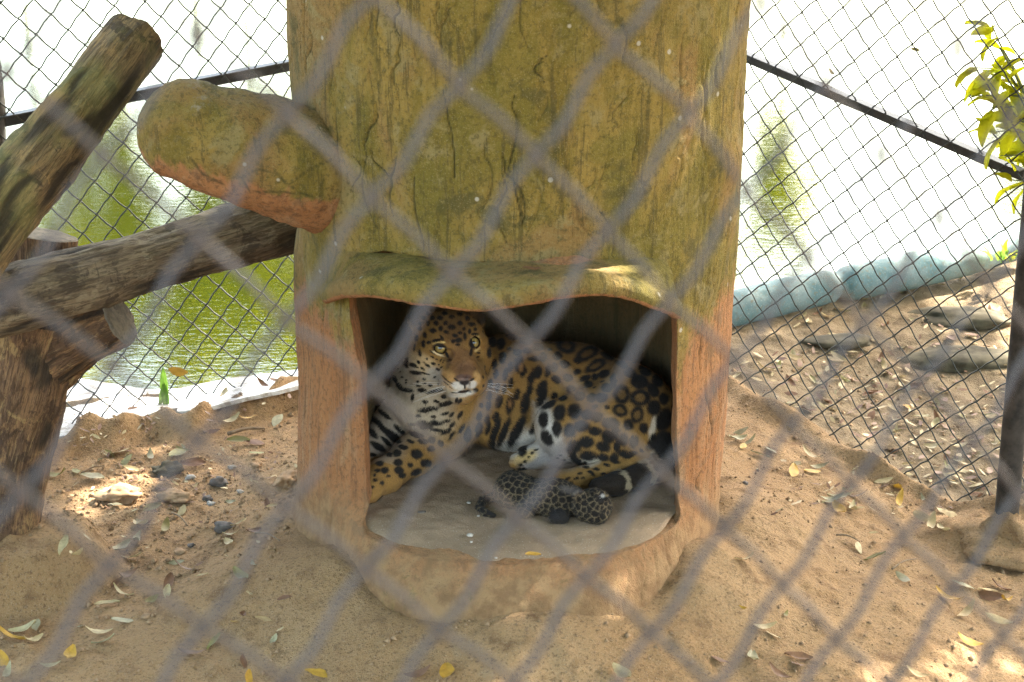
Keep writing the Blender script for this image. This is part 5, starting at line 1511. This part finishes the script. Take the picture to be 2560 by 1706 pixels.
# leaves on other things
def loose_leaf(label, loc, m, k, rot, scale=1.0):
    o = link('fallen_leaf', LMESH[(k, m)]); o.location = loc; o.rotation_euler = rot; o.scale = (scale,) * 3
    return tag(o, label, 'leaf')
q = at_z(1332, 1386, FLOOR + .03); loose_leaf('small yellow leaf on the sandy sill of the den', q, 2, 1, (.3, .2, .4), .75)
q = at_y(1330, 676, -.86); loose_leaf('brown leaf lying on the eave above the den', q + [0, 0, .008], 3, 2, (.1, .1, .1), .9)
loose_leaf('olive leaf caught in the mesh high in the right fence', at_plane(2290, 124, RA - nr_ * .01, nr_), 1, 0, (1.3, .1, -.6), .55)
loose_leaf('pale shrivelled leaf caught in the mesh above the right rail', at_plane(2078, 180, RA - nr_ * .01, nr_), 0, 3, (1.1, .8, .3), .5)
for k, (px, py) in enumerate([(300, 1046), (330, 1022), (455, 1000), (250, 1052), (560, 985), (660, 962), (690, 950)]):
    q = at_z(px, py, .075 if px < 430 else .10)
    loose_leaf(['brown leaf on the white board by the forked log', 'curled brown leaf beside the green sprout', 'dry leaf where the two white boards meet', 'brown leaf at the outer end of the white board', 'dry leaf on the middle of the second white board', 'brown leaf on the white board near the trunk', 'dry leaf on the board end next to the trunk'][k], q, [3, 3, 5, 3, 5, 3, 3][k], k % 6, (.3, .2, k * 1.1), .9)
M['dry_twig'] = mat_simple('dry_twig', (.17, .12, .075), .9, .2)
for (x1, y1), (x2, y2), lab in [((570, 1092), (662, 1078), 'thick dry twig lying below the left fence near the trunk'), ((205, 1190), (262, 1172), 'thin twig at the foot of the forked log'), ((640, 1340), (700, 1360), 'thin twig beside the step left of the den'), ((2090, 1345), (2150, 1362), 'thin twig on the earth right of the den'), ((2230, 1430), (2290, 1405), 'crooked twig on the earth in front of the right fence'), ((430, 1290), (470, 1322), 'short twig among the stones left of the den')]:
    a_, b_ = drop(x1, y1) + [0, 0, .012], drop(x2, y2) + [0, 0, .012]; m_ = (a_ + b_) / 2 + [0, .006, .008]
    V, F = tube(catmull([a_, m_, b_], 8), np.linspace(.0055, .003, 8) * (1.5 if x1 == 570 else .7), 7)
    tag(link('twig', fast_mesh('twig', V, F), M['dry_twig']), lab, 'twig', 'twigs on the ground')

# ------------------------------------------------------------------ pebbles and clods
PEB = [(550, 1213, .040, 'dark_stone', 'grey angular stone left of the den, the largest of three'), (560, 1325, .036, 'dark_stone', 'dark grey stone on the earth left of the den'), (520, 1250, .022, 'dark_stone', 'small dark stone under the leaning log'), (475, 1197, .020, 'stone', 'pale chip of stone near the fence foot'), (527, 1262, .016, 'stone', 'small white stone beside a dark one'), (478, 1366, .016, 'dark_stone', 'small round grey pebble on the earth left of the step'), (448, 1383, .024, 'clay', 'clay lump beside the round grey pebble'), (440, 1250, .060, 'clay', 'big earthen clod left of the den'), (300, 1245, .080, 'clay', 'long earthen clod lit by the sun near the forked log'), (420, 1185, .055, 'rock', 'grey brown rock half buried in leaves near the fence'), (715, 1205, .055, 'clay', 'reddish clod at the foot of the trunk'), (640, 1165, .022, 'clay', 'small clay lump by the trunk'), (580, 1170, .016, 'stone', 'little pale pebble by the trunk'), (365, 1545, .018, 'clay', 'clay crumb in the near left of the yard'), (1862, 1212, .014, 'dark_stone', 'dark pebble right of the trunk'), (600, 1232, .013, 'stone', 'tiny pale stone above the step'), (700, 1300, .014, 'clay', 'clay crumb beside the step')]
for k, (px, py, s, m, lab) in enumerate(PEB):
    q = drop(px, py); o = link('stone' if m != 'clay' else 'clod', rock_mesh('stone', 200 + k, (s, s * .75, s * (.34 if m == 'clay' else .5)), .5, 4 if s > .05 else 3, 2.6), M[m])
    o.location = q + [0, 0, s * .22]; o.rotation_euler[2] = rng.uniform(0, 6.28)
    tag(o, lab, 'stone' if m != 'clay' else 'clod', 'stones and clods in the yard')
for k, (px, py, s) in enumerate([(1172, 1258, .008), (1175, 1338, .011), (1196, 1290, .005), (1055, 1283, .014), (1178, 1355, .005), (1240, 1395, .005)]):
    o = link('pebble', rock_mesh('pebble', 300 + k, (s, s * .8, s * .6), .25, 2), M['stone' if k != 3 else 'dark_stone']); o.location = at_z(px, py, FLOOR + .016)
    tag(o, ['small white pebble behind the cub by its tail', 'largest white pebble on the sand in front of the cub', 'tiny pebble beside the tail of the cub', 'dark lump of dung on the sand of the den', 'tiny white pebble next to the largest one', 'tiny pebble at the edge of the sill'][k], 'pebble', 'pebbles in the den')
# small dead leaves and flakes too many to count, thick beyond the right fence
g3 = np.random.default_rng(9); lv = []; lf = []; o_ = 0
def litter(px, py, size):
    global o_
    q = drop(px, py)
    if q[2] < -.32: return
    a = g3.uniform(0, 6.28); L = size * g3.uniform(.5, 1.2); w = L * g3.uniform(.22, .4); t1, t2 = g3.uniform(-.5, .5, 2)
    d = np.array([math.cos(a), math.sin(a), t1]); s_ = np.array([-math.sin(a), math.cos(a), t2]); c = q + [0, 0, .008]
    k = g3.uniform(.1, .5) * w
    for p in (-d * L, -d * L * .3 + s_ * w, d * L * .4 + s_ * w * .8, d * L, d * L * .4 - s_ * w * .8, -d * L * .3 - s_ * w): lv.append(c + p + np.array([0, 0, k * (abs(p @ s_) > 1e-6)]))
    lf.extend([(o_, o_ + 1, o_ + 2, o_ + 3), (o_, o_ + 3, o_ + 4, o_ + 5)]); o_ += 6
for k in range(800):
    px, py = g3.uniform(1835, 2560), g3.uniform(700, 1300); q = drop(px, py)
    if float(fence_side(np.array([q[0]]), np.array([q[1]]))[0]) < .05 or py < 905 - .23 * (px - 1840): continue
    litter(px, py, .028)
for k in range(260):
    px, py = g3.normal(380, 170), g3.normal(1190, 70)
    if 170 < px < 740 and py > 1090: litter(px, py, .016)
for k in range(60):
    litter(g3.normal(2150, 160), g3.normal(1230, 45), .018)
for k in range(70):
    px = g3.uniform(170, 735); litter(px, 1105 - .2 * (px - 170) + g3.normal(0, 12), .02)
me = fast_mesh('leaf_litter', np.array(lv), lf); me.materials.append(LM[5]); me.materials.append(LM[3]); me.materials.append(LM[0])
me.polygons.foreach_set('material_index', np.repeat(g3.choice([0, 1, 1, 1, 2], len(lf) // 2), 2).astype(np.int32))
tag(link('leaf_litter', me), 'small dead leaves and flakes littering the soil by the fences', kind='stuff')
# grit: crumbs of soil too many to count
g2 = np.random.default_rng(5)
bv = []; bf = []; o_ = 0
ico = [(0, 0, 1), (.9, 0, -.2), (-.4, .8, -.2), (-.4, -.8, -.2), (0, 0, -.7)]; icf = [(0, 1, 2), (0, 2, 3), (0, 3, 1), (4, 2, 1), (4, 3, 2), (4, 1, 3)]
cnt_ = 0
xs = np.concatenate([g2.uniform(-2.3, 2.4, 9000), g2.normal(-1.25, .4, 3500)]); ys = np.concatenate([g2.uniform(-1.5, 2.2, 9000), g2.normal(.25, .5, 3500)])
zs2 = ground_z(xs, ys)
for x, y, z in zip(xs, ys, zs2):
    if z < -.35 or (abs(x) < .74 and -.95 < y < .7): continue
    s = float(g2.gamma(1.6, .0026)); s = min(s, .018)
    a = g2.uniform(0, 6.28); ca, sa = math.cos(a), math.sin(a)
    bv += [(x + s * (p[0] * ca - p[1] * sa), y + s * (p[0] * sa + p[1] * ca), z + s * (p[2] * .7 + .3)) for p in ico]
    bf += [tuple(i + o_ for i in f) for f in icf]; o_ += 5
tag(link('soil_crumbs', fast_mesh('soil_crumbs', np.array(bv), bf), M['clay']), 'loose crumbs of tan soil strewn over the yard', kind='stuff')

# ------------------------------------------------------------------ plants
M['glow_leaf'] = mat_leaf('young_leaf', (.50, .52, .015), .7, .25, .15)
M['green_leaf'] = mat_leaf('green_leaf', (.12, .24, .03), .5, .25)
M['twig'] = mat_simple('green_twig', (.12, .13, .05), .8, .2)
def plant_leaf_mesh(length, width, seed): return leaf_mesh('leaf', length, width, -.22, .25, seed, 9)
PL = [plant_leaf_mesh(.10, .026, 1), plant_leaf_mesh(.13, .030, 4), plant_leaf_mesh(.085, .028, 9)]
PLg = []
for me in PL:
    b = me.copy(); me.materials.append(M['glow_leaf']); b.materials.append(M['green_leaf']); PLg.append(b)
def put_leaf(parent, tip_from, direction, k, green, scale=1.0, roll=0.0):
    d = Vector(direction).normalized(); q = d.to_track_quat('X', 'Z')
    o = link('leaf', (PLg if green else PL)[k], None, parent)
    o.rotation_mode = 'QUATERNION'; o.rotation_quaternion = q @ Matrix.Rotation(roll, 3, 'X').to_quaternion()
    half = PL[k].vertices[0].co.x * scale
    o.location = Vector(tip_from) - d * half; o.scale = (scale,) * 3
    return o
sap = empty('sapling', 'sunlit yellow green sapling hanging in from the right above the pond', 'plant')
root = at_depth(2760, 700, 7.6)
stemp = catmull([root + [0, 0, -.9], root, at_depth(2640, 420, 7.55), at_depth(2560, 230, 7.5), at_depth(2500, 120, 7.5)], 24)
V, F = tube(stemp, np.linspace(.014, .004, 24), 7)
parts = [(V, F)]
tw = []
for a, b, c in [((2620, 400), (2560, 330), (2490, 330)), ((2600, 330), (2540, 290), (2470, 200)), ((2570, 250), (2510, 180), (2440, 170)), ((2600, 300), (2560, 270), (2480, 270)), ((2540, 180), (2500, 110), (2480, 60)), ((2640, 430), (2590, 390), (2500, 390)), ((2640, 480), (2600, 460), (2530, 450)), ((2580, 260), (2540, 240), (2430, 240))]:
    p = catmull([at_depth(*a, 7.54), at_depth(*b, 7.5), at_depth(*c, 7.46)], 8); parts.append(tube(p, np.linspace(.005, .002, 8), 5)); tw.append(p)
V, F = merge(parts); link('stem', fast_mesh('stem', V, F), M['twig'], sap)
g = random.Random(8)
for p in tw:
    for i in range(1, 8):
        for s in (-1, 1):
            if g.random() < .18: continue
            dirn = np.array([g.uniform(-1, .6), g.uniform(-.7, .5), g.uniform(-.8, .55)])
            put_leaf(sap, p[i], dirn, g.randrange(3), g.random() < .12, g.uniform(.8, 1.3), g.uniform(-.8, .8))
sp = empty('reed_sprout', 'single bright green blade sprouting between white board and fence', 'plant')
bq = at_z(413, 1012, .04)
for dx, L_, w_, ph in [(0, .155, .017, 0), (-.02, .085, .010, .5), (.012, .09, .010, -.35)]:
    V = []; F = []
    for i in range(10):
        t_ = i / 9; wv = w_ * math.sin(math.pi * (.12 + .86 * t_)) ** .7
        c = bq + np.array([dx + ph * .03 * t_, .0, L_ * t_ * 1.05]) ; V += [c + [-wv, -.002, 0], c + [0, .006, 0], c + [wv, -.002, 0]]
    for i in range(9):
        for j in range(2): F.append((i * 3 + j, i * 3 + j + 1, i * 3 + j + 4, i * 3 + j + 3))
    me = fast_mesh('blade', V, F); me.materials.append(M['green_leaf']); link('blade', me, None, sp)
q = at_z(445, 932, -.02); o = loose_leaf('bright yellow leaf held up beside the green sprout', at_depth(445, 930, 7.95), 2, 3, (1.2, .3, .3), 1.1)
for px, py in [(1845, 155)]:
    pass
hb = empty('bank_herb', 'small green herb growing on the bank behind the corner post', 'plant')
for k in range(12):
    b0 = at_z(2490 + g.uniform(-20, 45), 650 + g.uniform(-5, 10), .1)
    put_leaf(hb, b0, (g.uniform(-1, 1), g.uniform(-.6, .2), g.uniform(.1, 1.1)), g.randrange(3), k % 3 != 0, g.uniform(.6, .9), g.uniform(-.6, .6))

# ------------------------------------------------------------------ the near fence the photograph is taken through
M['wire'] = mat_simple('galvanised_wire', (.060, .060, .070), .5, .4, .3, .25, 400, .2)
FA = np.array([0.03381672, 0.0182435, -0.03982833]); FB = np.array([0.03724467, 0.02064542, 0.04865502])
FO = CAM + _rt * -.02352256 + _up * .11574977 + _fw * .900635
FN = np.cross(FA, FB); FN /= np.linalg.norm(FN)
if FN[1] > 0: FN = -FN
near = empty('near_fence', 'blurred grey chain link fence right in front of the viewer', 'fence')
def knot(i, j):
    q = FO + FA * i + FB * j
    h = np.array([[i * 1.37 + 5.1, j * 1.91 + 2.2, 3.3]])
    return q + FA * .05 * vnoise(h, 1)[0] + FB * .05 * vnoise(h, 2)[0]
rw = .0019
for k in range(-34, 36):            # wire k runs down the panel between columns k and k+1
    pts = []
    for n_ in range(-44, 46):
        # bend on its left, then bend on its right
        iL, jL = k + n_, -n_
        cL = knot(iL, jL); cR = knot(iL + 1, jL)
        if abs(cL[0] - CAM[0]) > 1.7 or cL[2] < CAM[2] - 1.1 or cL[2] > CAM[2] + .35: continue
        a = FA / np.linalg.norm(FA); b = FB / np.linalg.norm(FB); hk = .0070
        acr = (a + b); acr /= np.linalg.norm(acr)
        # left bend: arrives along -B, leaves along +A
        pts += [cL + b * hk + FN * rw * .9, cL - acr * hk * .25 + FN * 0, cL + a * hk - FN * rw * .9]
        m = (cL + cR) / 2; pts += [m + FN * .0006 + (b - a) * .0011]
        pts += [cR - a * hk + FN * rw * .9, cR + acr * hk * .25, cR - b * hk - FN * rw * .9]
        nx_ = knot(iL + 1, jL - 1); m = (cR + nx_) / 2; pts += [cR * .7 + nx_ * .3 - a * .0022, m + a * .0004, cR * .3 + nx_ * .7 + a * .0026]
    if len(pts) < 12: continue
    V, F = tube(np.array(pts), rw, 8)
    link('wire', fast_mesh('wire', V, F), M['wire'], near)
